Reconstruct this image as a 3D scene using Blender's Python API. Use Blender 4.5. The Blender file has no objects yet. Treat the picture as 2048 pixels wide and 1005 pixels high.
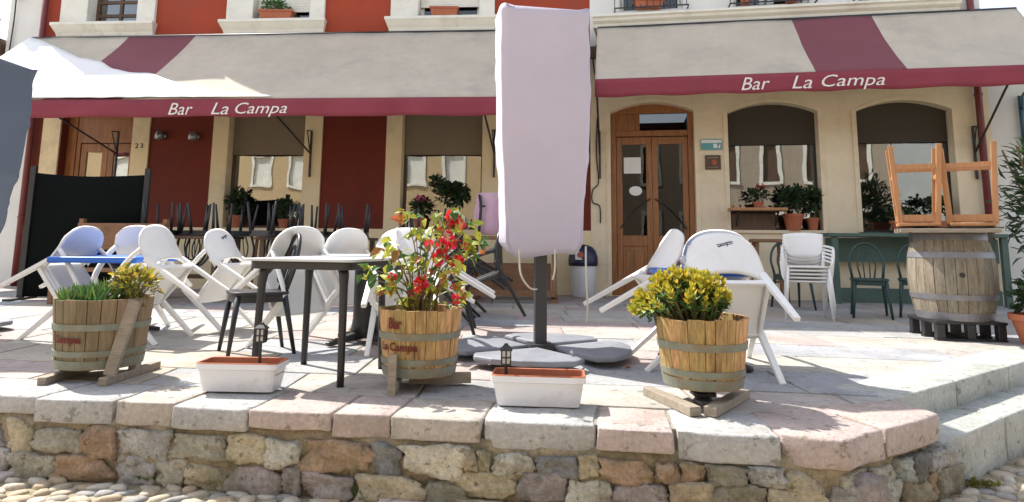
import bpy, bmesh, math, random
from mathutils import Vector, Matrix, noise, Euler
random.seed(7)
R = math.radians
S = bpy.context.scene
COL = S.collection

# ------------------------------------------------------------------ camera
PITCH, ROLL, CAMH = R(7.75), R(0.6), 0.83
fw = Vector((0, math.cos(PITCH), math.sin(PITCH)))
r0 = Vector((1, 0, 0)); u0 = r0.cross(fw)
rt = r0 * math.cos(ROLL) + u0 * math.sin(ROLL)
up = -r0 * math.sin(ROLL) + u0 * math.cos(ROLL)
cam = bpy.data.cameras.new("camera"); co = bpy.data.objects.new("camera", cam); COL.objects.link(co)
cam.sensor_width = 36; cam.lens = 22.5; cam.shift_y = -0.0916; cam.clip_start = 0.05; cam.clip_end = 500
m = Matrix((rt, up, -fw)).transposed().to_4x4(); m.translation = (0, 0, CAMH); co.matrix_world = m
S.camera = co
# ------------------------------------------------------------------ light
ELEV = R(50); SD = Vector((0.813, -0.582, 0)).normalized()
light_dir = SD * math.cos(ELEV) + Vector((0, 0, -math.sin(ELEV)))
w = bpy.data.worlds.new("World"); S.world = w; w.use_nodes = True
nt = w.node_tree; bg = nt.nodes['Background']
sky = nt.nodes.new('ShaderNodeTexSky'); sky.sky_type = 'NISHITA'; sky.sun_disc = False
sky.sun_elevation = ELEV; sky.sun_rotation = R(-54.4); sky.air_density = 1.0; sky.dust_density = 1.2; sky.ozone_density = 1.0
hs = nt.nodes.new('ShaderNodeHueSaturation'); hs.inputs['Saturation'].default_value = 0.5   # thin summer haze pales the blue
nt.links.new(sky.outputs[0], hs.inputs['Color']); nt.links.new(hs.outputs[0], bg.inputs[0]); bg.inputs[1].default_value = 0.15
sl = bpy.data.lights.new("sun", 'SUN'); sl.energy = 3.5; sl.angle = R(0.6); sl.color = (1, 0.955, 0.88)
so = bpy.data.objects.new("sun", sl); COL.objects.link(so)
so.rotation_euler = light_dir.to_track_quat('-Z', 'Y').to_euler()
S.view_settings.view_transform = 'Standard'; S.view_settings.look = 'None'
S.view_settings.exposure = 1.28; S.view_settings.gamma = 1

# ------------------------------------------------------------------ materials
def mat(name, col, rough=0.7, var=0.0, scale=6.0, bump=0.0, bscale=40.0, metal=0.0, stretch=None, island=0.0, ramp=None,
        spec=0.5, trans=0.0, stain=None, stain_scale=2.0, coat=0.0, fine=None, speck=None):
    M = bpy.data.materials.new(name); M.use_nodes = True
    n = M.node_tree.nodes; l = M.node_tree.links; b = n['Principled BSDF']
    b.inputs['Roughness'].default_value = rough; b.inputs['Metallic'].default_value = metal
    b.inputs['Specular IOR Level'].default_value = spec
    if coat: b.inputs['Coat Weight'].default_value = coat
    tc = n.new('ShaderNodeTexCoord'); mp = n.new('ShaderNodeMapping'); l.new(tc.outputs['Object'], mp.inputs[0])
    if stretch: mp.inputs['Scale'].default_value = stretch
    src = None
    if ramp:
        g = n.new('ShaderNodeNewGeometry'); cr = n.new('ShaderNodeValToRGB'); cr.color_ramp.interpolation = 'CONSTANT'
        e = cr.color_ramp.elements
        while len(e) < len(ramp): e.new(0.5)
        for i, c in enumerate(ramp): e[i].position = i / len(ramp); e[i].color = (*c, 1)
        l.new(g.outputs['Random Per Island'], cr.inputs[0]); src = cr.outputs[0]
    else:
        rgb = n.new('ShaderNodeRGB'); rgb.outputs[0].default_value = (*col, 1); src = rgb.outputs[0]
    def mix(a, facsock, colr, mode='MIX', fac=None):
        x = n.new('ShaderNodeMix'); x.data_type = 'RGBA'; x.blend_type = mode
        l.new(a, x.inputs[6]); x.inputs[7].default_value = (*colr, 1)
        if facsock is not None: l.new(facsock, x.inputs[0])
        else: x.inputs[0].default_value = fac
        return x.outputs[2]
    def nz(sc, det=5, rg=0.6):
        t = n.new('ShaderNodeTexNoise'); t.inputs['Scale'].default_value = sc; t.inputs['Detail'].default_value = det
        t.inputs['Roughness'].default_value = rg; l.new(mp.outputs[0], t.inputs[0]); return t.outputs[0]
    def mr(s, a, b2, c, d):
        t = n.new('ShaderNodeMapRange'); l.new(s, t.inputs[0])
        for i, v in enumerate((a, b2, c, d)): t.inputs[i + 1].default_value = v
        return t.outputs[0]
    if island:
        g = n.new('ShaderNodeNewGeometry'); hv = n.new('ShaderNodeHueSaturation'); l.new(src, hv.inputs['Color'])
        l.new(mr(g.outputs['Random Per Island'], 0, 1, 1 - island, 1 + island), hv.inputs['Value'])
        l.new(mr(g.outputs['Random Per Island'], 0, 1, 0.5 + island * .06, 0.5 - island * .06), hv.inputs['Hue']); src = hv.outputs[0]
    if var:
        hv = n.new('ShaderNodeHueSaturation'); l.new(src, hv.inputs['Color'])
        l.new(mr(nz(scale), 0.25, 0.75, 1 - var, 1 + var), hv.inputs['Value']); src = hv.outputs[0]
    if fine:
        hv = n.new('ShaderNodeHueSaturation'); l.new(src, hv.inputs['Color'])
        l.new(mr(nz(fine[0], 8, .75), 0.3, 0.7, 1 - fine[1], 1 + fine[1]), hv.inputs['Value']); src = hv.outputs[0]
    if speck: src = mix(src, mr(nz(speck[1], 3, .6), 0.60, 0.66, 0, 0.75), speck[0])
    if stain:
        src = mix(src, mr(nz(stain_scale, 8, .7), 0.52, 0.68, 0, 0.8), stain)
    l.new(src, b.inputs['Base Color'])
    if bump:
        bp = n.new('ShaderNodeBump'); bp.inputs['Strength'].default_value = bump; bp.inputs['Distance'].default_value = 0.01
        l.new(nz(bscale, 6, .65), bp.inputs['Height']); l.new(bp.outputs[0], b.inputs['Normal'])
    if trans:
        tr = n.new('ShaderNodeBsdfTranslucent'); l.new(src, tr.inputs[0]); ms = n.new('ShaderNodeMixShader')
        ms.inputs[0].default_value = trans; out = n['Material Output']
        l.new(b.outputs[0], ms.inputs[1]); l.new(tr.outputs[0], ms.inputs[2]); l.new(ms.outputs[0], out.inputs[0])
    return M

def glass_mat(name, tint=(.8, .85, .85), refl=0.3):
    M = bpy.data.materials.new(name); M.use_nodes = True; n = M.node_tree.nodes; l = M.node_tree.links
    n.remove(n['Principled BSDF']); out = n['Material Output']
    gl = n.new('ShaderNodeBsdfGlossy'); gl.inputs['Roughness'].default_value = 0.01; gl.inputs[0].default_value = (1, 1, 1, 1)
    tp = n.new('ShaderNodeBsdfTransparent'); tp.inputs[0].default_value = (*tint, 1)
    lw = n.new('ShaderNodeLayerWeight'); lw.inputs[0].default_value = 0.35
    mrn = n.new('ShaderNodeMapRange'); l.new(lw.outputs['Facing'], mrn.inputs[0]); mrn.inputs[3].default_value = refl; mrn.inputs[4].default_value = 0.95
    bp = n.new('ShaderNodeBump'); bp.inputs['Strength'].default_value = 0.02; bp.inputs['Distance'].default_value = 0.1
    t = n.new('ShaderNodeTexNoise'); t.inputs['Scale'].default_value = 1.2; tc = n.new('ShaderNodeTexCoord'); l.new(tc.outputs['Object'], t.inputs[0])
    l.new(t.outputs[0], bp.inputs['Height']); l.new(bp.outputs[0], gl.inputs['Normal'])
    ms = n.new('ShaderNodeMixShader'); l.new(mrn.outputs[0], ms.inputs[0]); l.new(tp.outputs[0], ms.inputs[1]); l.new(gl.outputs[0], ms.inputs[2])
    l.new(ms.outputs[0], out.inputs[0]); return M

M = {}
M['red'] = mat('shaded_red_render', (.15, .022, .009), .9, .12, 1.5, .25, 60, stain=(.10, .02, .012), stain_scale=.7)  # darker copy of the wall red: shade under the awning put into the colour
M['red_lit'] = mat('lit_red_render', (.33, .05, .02), .9, .12, 1.5, .25, 60, stain=(.24, .06, .035), stain_scale=.7)  # brighter copy of the same red: open sky light put into the colour
M['cream_pale'] = mat('pale_cream_render', (.78, .66, .47), .9, .10, 1.2, .25, 50, stain=(.62, .50, .34), stain_scale=1.3, fine=(9, .05))
M['cream'] = mat('cream_render', (.79, .64, .40), .9, .06, 1.5, .2, 60, stain=(.5, .42, .29), stain_scale=.9)
M['white_trim'] = mat('white_trim', (.74, .72, .64), .8, .07, 3, .1, 50, stain=(.58, .54, .45), stain_scale=2.5)
M['white_render'] = mat('white_render', (.72, .71, .67), .9, .06, 2, .2, 50)
M['maroon_pipe'] = mat('maroon_pipe', (.16, .03, .03), .45, .1, 5)
M['wood_door'] = mat('varnished_wood', (.30, .12, .036), .42, .3, 3, .1, 30, stretch=(9, 9, .8), stain=(.14, .055, .02), stain_scale=2)
M['dark_wood'] = mat('dark_wood', (.10, .055, .03), .6, .3, 4, .1, 30, stretch=(8, 8, 1))
M['old_wood'] = mat('brown_wood', (.22, .11, .05), .65, .3, 4, .1, 30, stretch=(2, 8, 8))
M['orange_wood'] = mat('orange_wood', (.42, .20, .085), .5, .2, 4, .08, 30, stretch=(7, 7, 1))
M['grey_wood'] = mat('weathered_wood', (.30, .25, .19), .85, .25, 5, .4, 50, stretch=(1.5, 8, 8), stain=(.2, .17, .13), stain_scale=3)
M['stave'] = mat('tub_staves', (.46, .28, .11), .75, .3, 7, .6, 40, stretch=(6, 6, .7), island=.28, stain=(.17, .09, .035), stain_scale=2.6, fine=(14, .3))
M['stave_old'] = mat('old_tub_staves', (.225, .165, .09), .85, .35, 7, .6, 40, stretch=(6, 6, .7), island=.25, stain=(.15, .10, .06), stain_scale=1.8)
M['hoop'] = mat('green_grey_hoop', (.20, .21, .16), .7, .25, 9, .3, 60, metal=.2, stain=(.26, .16, .08), stain_scale=6)
M['barrel'] = mat('grey_barrel_staves', (.225, .19, .14), .8, .4, 6, .5, 40, stretch=(5, 5, .7), island=.16, stain=(.13, .08, .035), stain_scale=3.2, fine=(30, .3))
M['barrel_hoop'] = mat('galvanised_hoop', (.22, .22, .24), .5, .15, 8, .1, 60, metal=.5, stain=(.2, .16, .12), stain_scale=5)
M['soil'] = mat('soil', (.06, .04, .025), 1, .4, 30, .8, 60)
M['burn'] = mat('burnt_lettering', (.13, .02, .012), .9)
M['beige_fabric'] = mat('beige_awning', (.55, .48, .385), .9, .10, 1.6, .08, 200, stain=(.43, .38, .32), stain_scale=1.1, fine=(7, .05), trans=.06)
M['maroon_fabric'] = mat('maroon_stripe', (.21, .065, .08), .9, .07, 1.2, .08, 200, trans=.05)
M['valance'] = mat('maroon_valance', (.27, .045, .065), .85, .16, 1.5, .08, 200, trans=.1)
M['letter'] = mat('cream_lettering', (.75, .70, .66), .8)
M['sun_patch'] = mat('white_sun_patch', (.88, .87, .85), .8, .03, 2, .1, 30, trans=.1)  # white colour stands in for sunlight on the awning
M['cover'] = mat('parasol_cover', (.58, .53, .62), .85, .05, 2, .35, 9, trans=.12)
M['cover_blue'] = mat('blue_grey_cover', (.125, .15, .185), .85, .06, 2, .12, 10)
M['iron'] = mat('black_iron', (.022, .021, .022), .5, .2, 10)
M['pole'] = mat('charcoal_pole', (.055, .055, .06), .4, metal=.3)
M['base'] = mat('grey_resin_base', (.21, .22, .245), .6, .2, 6, .1, 60)
M['white_resin'] = mat('white_resin', (.80, .79, .76), .38, .025, 4, .03, 60, stain=(.72, .70, .64), stain_scale=3)
M['black_resin'] = mat('black_resin', (.02, .02, .022), .4, .15, 6)
M['green_resin'] = mat('dark_green_resin', (.02, .055, .05), .45, .15, 6)
M['blue_top'] = mat('blue_tabletop', (.015, .13, .55), .35)
M['grey_top'] = mat('pale_grey_tabletop', (.58, .59, .60), .3, .06, 6)
M['ceramic'] = mat('white_planter', (.70, .71, .74), .45, .04, 4, .05, 40, stain=(.55, .53, .5), stain_scale=4)
M['terracotta'] = mat('terracotta', (.40, .125, .06), .8, .15, 8, .2, 60)
M['navy'] = mat('navy_plastic', (.015, .02, .06), .4)
M['screen'] = mat('black_screen_fabric', (.006, .007, .0065), .95, .15, 2, spec=.1)
M['pink'] = mat('pink_fabric', (.62, .40, .50), .85, .05, 5)
M['green_paint'] = mat('green_paint', (.075, .125, .10), .6, .2, 3)
M['glass'] = glass_mat('window_glass', refl=.17)
M['glass_dark'] = glass_mat('door_glass', tint=(.35, .35, .35), refl=.03)
M['blind'] = mat('brown_blind', (.055, .045, .033), .8, .05, 3)
M['blind_tan'] = mat('tan_blind', (.21, .165, .11), .8, .05, 3)
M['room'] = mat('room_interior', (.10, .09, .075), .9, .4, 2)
M['tile_roof'] = mat('clay_roof', (.35, .14, .08), .9, .3, 8, .5, 20)
M['mortar'] = mat('lime_mortar', (.27, .22, .145), 1, .35, 9, 1.0, 35, stain=(.09, .085, .05), stain_scale=5, fine=(60, .4))
M['joint'] = mat('sandy_joint', (.26, .24, .20), 1, .2, 9, .5, 40)
M['flag'] = mat('flagstone', (.4, .4, .4), .85, .26, 2.2, .6, 22, stain=(.33, .29, .24), stain_scale=2.1, fine=(28, .22), speck=((.16, .15, .13), 14),
    ramp=[(.34, .335, .33), (.37, .30, .28), (.31, .315, .325), (.38, .36, .32), (.37, .30, .28), (.315, .32, .335), (.39, .36, .32), (.36, .32, .30), (.38, .33, .265)])
def capmat(nm, c): return mat(nm, c, .88, .2, 4, .9, 30, stain=(c[0] * .7, c[1] * .68, c[2] * .58), stain_scale=3.5, fine=(45, .25), speck=((c[0] * .45, c[1] * .45, c[2] * .38), 17))
M['cap_grey'] = capmat('grey_capstone', (.38, .37, .355)); M['cap_pink'] = capmat('pink_capstone', (.40, .325, .295))
M['cap_warm'] = capmat('warm_capstone', (.40, .355, .31)); M['cap_step'] = capmat('step_stone', (.38, .39, .36))
M['rubble'] = mat('rubble_stone', (.4, .35, .25), .92, .35, 7, 1.0, 34, stain=(.15, .145, .085), stain_scale=5, fine=(50, .38), speck=((.10, .09, .06), 22),
    ramp=[(.31, .29, .23), (.38, .36, .30), (.29, .20, .13), (.29, .31, .28), (.17, .17, .165), (.36, .31, .21), (.31, .25, .17), (.26, .225, .21), (.42, .39, .31), (.22, .20, .15), (.30, .29, .27)])
M['cobble'] = mat('river_cobble', (.5, .45, .36), .8, .2, 12, .5, 50, fine=(60, .2), ramp=[(.40, .34, .25), (.36, .32, .25), (.44, .38, .29), (.28, .27, .25), (.40, .31, .21), (.46, .42, .34)])
M['sand'] = mat('cobble_bed', (.34, .28, .19), 1, .3, 12, .9, 40, stain=(.12, .14, .06), stain_scale=2)
M['pave'] = capmat('pink_paving', (.50, .43, .40))
def leafm(nm, c, isl=.35, tr=.3): return mat(nm, c, .5, .12, 20, island=isl, trans=tr)
M['leaf_dark'] = leafm('dark_leaf', (.035, .07, .025)); M['leaf_green'] = leafm('green_leaf', (.08, .18, .045))
M['leaf_lime'] = leafm('lime_leaf', (.38, .40, .045)); M['leaf_yellow'] = leafm('yellow_leaf', (.58, .46, .045))
M['leaf_rust'] = leafm('rusty_leaf', (.40, .14, .04)); M['leaf_olive'] = leafm('olive_leaf', (.17, .17, .035))
M['petal'] = mat('red_petal', (.72, .03, .035), .5, island=.3, trans=.35)
M['petal_pink'] = mat('pink_petal', (.65, .10, .25), .5, island=.2, trans=.3)
M['stem'] = mat('red_green_stem', (.16, .11, .05), .6); M['paper'] = mat('white_paper', (.8, .8, .78), .7)
M['teal'] = mat('teal_enamel', (.10, .34, .36), .4); M['ochre'] = mat('ochre_render', (.50, .36, .20), .9, .05, 2)
M['taupe'] = mat('taupe_render', (.36, .29, .22), .9, .08, 2); M['pale_grey'] = mat('pale_grey_render', (.42, .43, .42), .9, .08, 2)
M['rope'] = mat('cotton_cord', (.6, .55, .45), .9); M['steel'] = mat('grey_lamp_metal', (.3, .31, .31), .35, metal=.7)
M['black_bag'] = mat('charcoal_panel', (.03, .03, .035), .6); M['chrome_blue'] = mat('blue_metal', (.05, .12, .16), .4, metal=.3)

# ------------------------------------------------------------------ helpers
def link(name, bm, m, parent=None, smooth=False, bevel=0.0, loc=None, rot=None, solid=0.0):
    me = bpy.data.meshes.new(name); bm.to_mesh(me); bm.free()
    for x in (m if isinstance(m, (list, tuple)) else [m]): me.materials.append(x if not isinstance(x, str) else M[x])
    o = bpy.data.objects.new(name, me); COL.objects.link(o)
    if parent is not None: o.parent = parent
    if loc is not None: o.location = loc
    if rot is not None: o.rotation_euler = rot
    if smooth:
        for p in me.polygons: p.use_smooth = True
    if solid:
        d = o.modifiers.new('solid', 'SOLIDIFY'); d.thickness = solid; d.offset = 0
    if bevel:
        d = o.modifiers.new('bevel', 'BEVEL'); d.width = bevel; d.segments = 2; d.limit_method = 'ANGLE'; d.angle_limit = R(40)
    return o
def tag(o, label=None, cat=None, group=None, kind=None):
    if label: o['label'] = label
    if cat: o['category'] = cat
    if group: o['group'] = group
    if kind: o['kind'] = kind
    return o
def thing(name, label, cat, loc=(0, 0, 0), rz=0, group=None, rot=None):
    o = bpy.data.objects.new(name, None); o.empty_display_size = .1; COL.objects.link(o)
    o.location = loc; o.rotation_euler = rot if rot else (0, 0, rz); return tag(o, label, cat, group)
def dup(root, loc, rot, label=None, group=None, parent=None):
    c = root.copy(); COL.objects.link(c)
    if parent is None:
        c.location = loc; c.rotation_euler = rot
        if label: c['label'] = label
        if group: c['group'] = group
    else: c.parent = parent
    for ch in list(root.children): dup(ch, None, None, parent=c)
    return c
def box(bm, c, s, rot=None):
    r = bmesh.ops.create_cube(bm, size=1)['verts']; mt = Matrix.Diagonal((*s, 1))
    if rot is not None: mt = (Euler(rot).to_matrix() if not isinstance(rot, Matrix) else rot).to_4x4() @ mt
    bmesh.ops.transform(bm, matrix=Matrix.Translation(c) @ mt, verts=r); return r
def bx(bm, x0, x1, y0, y1, z0, z1): return box(bm, ((x0 + x1) / 2, (y0 + y1) / 2, (z0 + z1) / 2), (abs(x1 - x0), abs(y1 - y0), abs(z1 - z0)))
def beam(bm, p, q, w1, h1, upv=(0, 0, 1), w2=None, h2=None):
    p = Vector(p); q = Vector(q); d = (q - p).normalized(); u = Vector(upv)
    if abs(d.dot(u)) > .98: u = Vector((0, 1, 0))
    s = d.cross(u).normalized(); u = s.cross(d)
    w2 = w2 or w1; h2 = h2 or h1; vs = []
    for c, w_, h_ in ((p, w1, h1), (q, w2, h2)):
        for a, b in ((-1, -1), (1, -1), (1, 1), (-1, 1)): vs.append(bm.verts.new(c + s * a * w_ / 2 + u * b * h_ / 2))
    for f in ((0, 1, 2, 3), (7, 6, 5, 4), (0, 4, 5, 1), (1, 5, 6, 2), (2, 6, 7, 3), (3, 7, 4, 0)): bm.faces.new([vs[i] for i in f])
def tube(bm, pts, rad, seg=8, flat=1.0, cap=True):
    pts = [Vector(p) for p in pts]; n = len(pts); rads = rad if isinstance(rad, (list, tuple)) else [rad] * n
    t0 = (pts[1] - pts[0]).normalized(); u = t0.orthogonal().normalized(); rings = []
    for i, p in enumerate(pts):
        t = (pts[min(i + 1, n - 1)] - pts[max(i - 1, 0)]).normalized(); u = (u - t * u.dot(t)).normalized(); v = t.cross(u)
        rings.append([bm.verts.new(p + (u * math.cos(2 * math.pi * k / seg) + v * math.sin(2 * math.pi * k / seg) * flat) * rads[i]) for k in range(seg)])
    for i in range(n - 1):
        for k in range(seg): bm.faces.new((rings[i][k], rings[i][(k + 1) % seg], rings[i + 1][(k + 1) % seg], rings[i + 1][k]))
    if cap: bm.faces.new(rings[0][::-1]); bm.faces.new(rings[-1])
def spline(pts, n=6):
    P = [Vector(p) for p in pts]; out = []
    for i in range(len(P) - 1):
        a = P[max(i - 1, 0)]; b = P[i]; c = P[i + 1]; d = P[min(i + 2, len(P) - 1)]
        for k in range(n):
            t = k / n; out.append(.5 * ((2 * b) + (c - a) * t + (2 * a - 5 * b + 4 * c - d) * t * t + (3 * b - a - 3 * c + d) * t ** 3))
    out.append(P[-1]); return out
def lathe(bm, prof, seg=32, c=(0, 0, 0), cap=True):
    rings = [[bm.verts.new((c[0] + r_ * math.cos(2 * math.pi * k / seg), c[1] + r_ * math.sin(2 * math.pi * k / seg), c[2] + z)) for k in range(seg)] for r_, z in prof]
    for i in range(len(rings) - 1):
        for k in range(seg): bm.faces.new((rings[i][k], rings[i][(k + 1) % seg], rings[i + 1][(k + 1) % seg], rings[i + 1][k]))
    if cap: bm.faces.new(rings[0][::-1]); bm.faces.new(rings[-1])
def prism(bm, poly, z0, z1):
    a = [bm.verts.new((p[0], p[1], z0)) for p in poly]; b = [bm.verts.new((p[0], p[1], z1)) for p in poly]; n = len(poly)
    fs = [bm.faces.new(a[::-1]), bm.faces.new(b)]
    for i in range(n): fs.append(bm.faces.new((a[i], a[(i + 1) % n], b[(i + 1) % n], b[i])))
    return fs
def grid(bm, fn, nu, nv, mi=None):
    V = [[bm.verts.new(fn(i / nu, j / nv)) for j in range(nv + 1)] for i in range(nu + 1)]
    for i in range(nu):
        for j in range(nv):
            f = bm.faces.new((V[i][j], V[i + 1][j], V[i + 1][j + 1], V[i][j + 1]))
            if mi: f.material_index = mi((i + .5) / nu, (j + .5) / nv)
    return V
def B(): return bmesh.new()
def nz3(v, s, sd=0): return noise.noise(Vector(v) * s + Vector((sd * 7.3, sd * 3.1, sd * 1.7)))
def rough(bm, amp, sc, sd=0, cuts=3):
    bmesh.ops.subdivide_edges(bm, edges=bm.edges[:], cuts=cuts, use_grid_fill=True)
    bm.normal_update()
    off = [(v, v.normal * (nz3(v.co, sc, sd) * amp + nz3(v.co, sc * 3.5, sd) * amp * .4)) for v in bm.verts]
    for v, d in off: v.co += d
def roughblock(poly, z0, z1, bev=.018, amp=.012, sd=0, cuts=3):
    bm = B(); prism(bm, poly, z0, z1); bmesh.ops.recalc_face_normals(bm, faces=bm.faces[:])
    # split long edges first so that blocks get an even mesh
    for _ in range(4):
        le = [e for e in bm.edges if e.calc_length() > .12]
        if not le: break
        bmesh.ops.subdivide_edges(bm, edges=le, cuts=1, use_grid_fill=True)
    bmesh.ops.triangulate(bm, faces=[f for f in bm.faces if len(f.verts) > 4])
    be = [e for e in bm.edges if len(e.link_faces) == 2 and e.calc_face_angle(0) > .5]
    bmesh.ops.bevel(bm, geom=be, offset=bev, segments=2, affect='EDGES', profile=.5)
    bm.normal_update()
    off = [(v, v.normal * (nz3(v.co, 7, sd) * amp + nz3(v.co, 24, sd) * amp * .45)) for v in bm.verts]
    for v, d in off: v.co += Vector((d.x, d.y, d.z * .35))
    return bm
def leaf(bm, p, d, n, L, W, fold=.25, droop=.2):
    d = Vector(d).normalized(); n = Vector(n); s = d.cross(n)
    if s.length < 1e-3: s = d.orthogonal()
    s.normalize(); n = s.cross(d).normalized(); p = Vector(p)
    a = bm.verts.new(p); m1 = bm.verts.new(p + d * L * .5 - n * L * droop * .1); t = bm.verts.new(p + d * L - n * L * droop)
    l1 = bm.verts.new(p + d * L * .42 + s * W * .5 + n * W * fold); r1 = bm.verts.new(p + d * L * .42 - s * W * .5 + n * W * fold)
    l2 = bm.verts.new(p + d * L * .78 + s * W * .3 + n * (W * fold * .6 - L * droop * .5)); r2 = bm.verts.new(p + d * L * .78 - s * W * .3 + n * (W * fold * .6 - L * droop * .5))
    bm.faces.new((a, m1, l1)); bm.faces.new((a, r1, m1)); bm.faces.new((m1, t, l2, l1)); bm.faces.new((m1, r1, r2, t))
def rdir(zb=0.0):
    while True:
        v = Vector((random.uniform(-1, 1), random.uniform(-1, 1), random.uniform(-1, 1)))
        if .1 < v.length < 1: v.z += zb; return v.normalized()
def textmesh(body, size, shear=.35, ext=.002, space=1.0, bold=0.0):
    c = bpy.data.curves.new('lettering', 'FONT'); c.body = body; c.size = size; c.shear = shear; c.extrude = ext; c.space_character = space; c.offset = bold
    c.resolution_u = 3
    o = bpy.data.objects.new('lettering', c); COL.objects.link(o); dg = bpy.context.evaluated_depsgraph_get()
    me = bpy.data.meshes.new_from_object(o.evaluated_get(dg)); bm = B(); bm.from_mesh(me)
    bpy.data.objects.remove(o); bpy.data.curves.remove(c); bpy.data.meshes.remove(me)
    return bm
def fit(bm, x0, x1, z0, z1):
    """text in x,y -> stands in local x,z within the given rectangle"""
    xs = [v.co.x for v in bm.verts]; ys = [v.co.y for v in bm.verts]; a, b, c, d = min(xs), max(xs), min(ys), max(ys)
    for v in bm.verts:
        x, y, z = v.co; v.co = Vector((x0 + (x - a) / (b - a) * (x1 - x0), -z, z0 + (y - c) / (d - c) * (z1 - z0)))

# ------------------------------------------------------------------ frames of the two facades
AL, AR = R(-4.5), R(-10); OO = Vector((1.25, 10.9, 0))
def FL(s, y, z=0, a=AL): return Vector((OO.x + s * math.cos(a) - y * math.sin(a), OO.y + s * math.sin(a) + y * math.cos(a), z))
def FR(s, y, z=0): return FL(s, y, z, AR)

# ================================================================== GROUND
SZ = -0.385   # street level
# terrace edge lines
F0, F1 = Vector((-7.2, 4.26)), Vector((1.47, 2.93))
fd = (F1 - F0).normalized(); fn = Vector((-fd.y, fd.x))       # into terrace
S0 = Vector((2.13, 3.69)); sd_ = Vector((.8107, .5855)); sn = Vector((-sd_.y, sd_.x))

bm = B(); bx(bm, -60, 60, -60, 60, SZ - .3, SZ - .012)
tag(link('street', bm, 'sand'), kind='structure')
def street_z(x, y): return SZ
bm = B(); cnt = 0
def cobble(bm, x, y, a, b, h, ang, sd):
    seg = 8; ca, sa = math.cos(ang), math.sin(ang); rings = []
    ph = [1 + .16 * math.sin(k * 2.1 + sd) + random.uniform(-.07, .07) for k in range(seg)]
    for rr, zz in ((1.0, -.3), (.97, .35), (.72, .85)):
        rings.append([bm.verts.new((x + (math.cos(k * math.pi * 2 / seg) * a * ca - math.sin(k * math.pi * 2 / seg) * b * sa) * rr * ph[k],
                                    y + (math.cos(k * math.pi * 2 / seg) * a * sa + math.sin(k * math.pi * 2 / seg) * b * ca) * rr * ph[k], SZ - .01 + h * zz)) for k in range(seg)])
    for i in range(2):
        for k in range(seg): bm.faces.new((rings[i][k], rings[i][(k + 1) % seg], rings[i + 1][(k + 1) % seg], rings[i + 1][k]))
    t = bm.verts.new((x, y, SZ - .01 + h))
    for k in range(seg): bm.faces.new((rings[2][k], rings[2][(k + 1) % seg], t))
strip = lambda x, y: (-3.55 < x + (3.6 - y) * .15 < -2.52 and y < 3.66)
for iy in range(42):
    for ix in range(98):
        x = -4.6 + ix * .11 + (iy % 2) * .055 + random.uniform(-.025, .025); y = 1.9 + iy * .078 + random.uniform(-.02, .02)
        p = Vector((x, y))
        if (p - F0).dot(fn) > -.02 and x < 1.5: continue
        if x >= 1.45 and (p - Vector((2.22, 3.43))).dot(sn) > -.03 and (p - Vector((1.47, 2.93))).dot(Vector((-.53, .85))) > -.03: continue
        if strip(x, y): continue
        cobble(bm, x, y, random.uniform(.036, .072), random.uniform(.024, .046), random.uniform(.008, .024), random.uniform(-.9, .9) + .3, random.random() * 6)
tag(link('street_cobbles', bm, 'cobble', smooth=True), kind='structure')
# pink paving strip set in the cobbles (left)
bm = B()
for k in range(6):
    y1 = 3.62 - k * .46; y0 = y1 - .44; sh = lambda y: (3.6 - y) * -.15
    for x0, x1 in ((-3.5, -3.05), (-3.03, -2.56)):
        prism(bm, [(x0 + sh(y0), y0), (x1 + sh(y0), y0), (x1 + sh(y1), y1), (x0 + sh(y1), y1)], SZ - .03, SZ + .012 + random.uniform(0, .004))
prism(bm, [(-.62, 3.08), (-.22, 3.06), (-.2, 3.28), (-.6, 3.31)], SZ - .03, SZ + .02)
tag(link('paving_strip', bm, 'pave', bevel=.008), kind='structure')

# terrace: mortar bed + flagstones
def clip(poly, p0, n):
    out = []
    for i in range(len(poly)):
        a = poly[i]; b = poly[(i + 1) % len(poly)]; da = (a - p0).dot(n); db = (b - p0).dot(n)
        if da >= 0: out.append(a)
        if da * db < 0: out.append(a + (b - a) * (da / (da - db)))
    return out
CAPW = .40
def inner(poly):
    p = clip(poly, F0 + fn * CAPW, fn)
    if len(p) > 2: p = clip(p, S0 + sn * .02 , sn)
    return p
base = [Vector(v) for v in ((-13, 2), (11, 2), (11, 12), (-13, 13))]
bp_ = clip(clip(base, F0 + fn * .06, fn), S0 + sn * .1, sn)
bm = B(); prism(bm, bp_, -.12, -.008)
tag(link('terrace_bed', bm, 'joint'), kind='structure')
bm = B(); rnd = random.Random(3); y = 2.6
while y < 12.6:
    h = rnd.uniform(.42, .75); x = -12 + rnd.uniform(0, .5)
    while x < 9.5:
        wdt = rnd.uniform(.5, 1.15); j = .009; q = [rnd.uniform(-.012, .012) for _ in range(4)]
        c = lambda a, b: Vector((a, b - a * .153 + .02 * math.sin(a)))
        poly = inner([c(x + j + q[0], y + j), c(x + wdt - j + q[1], y + j), c(x + wdt - j + q[2], y + h - j), c(x + j + q[3], y + h - j)])
        if len(poly) > 2:
            ar = abs(sum(poly[i].x * poly[(i + 1) % len(poly)].y - poly[(i + 1) % len(poly)].x * poly[i].y for i in range(len(poly)))) / 2
            if ar > .01: prism(bm, poly, -.06, rnd.uniform(-.002, .003))
        x += wdt
    y += h
tag(link('terrace', bm, 'flag', bevel=.006), kind='structure')

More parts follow.
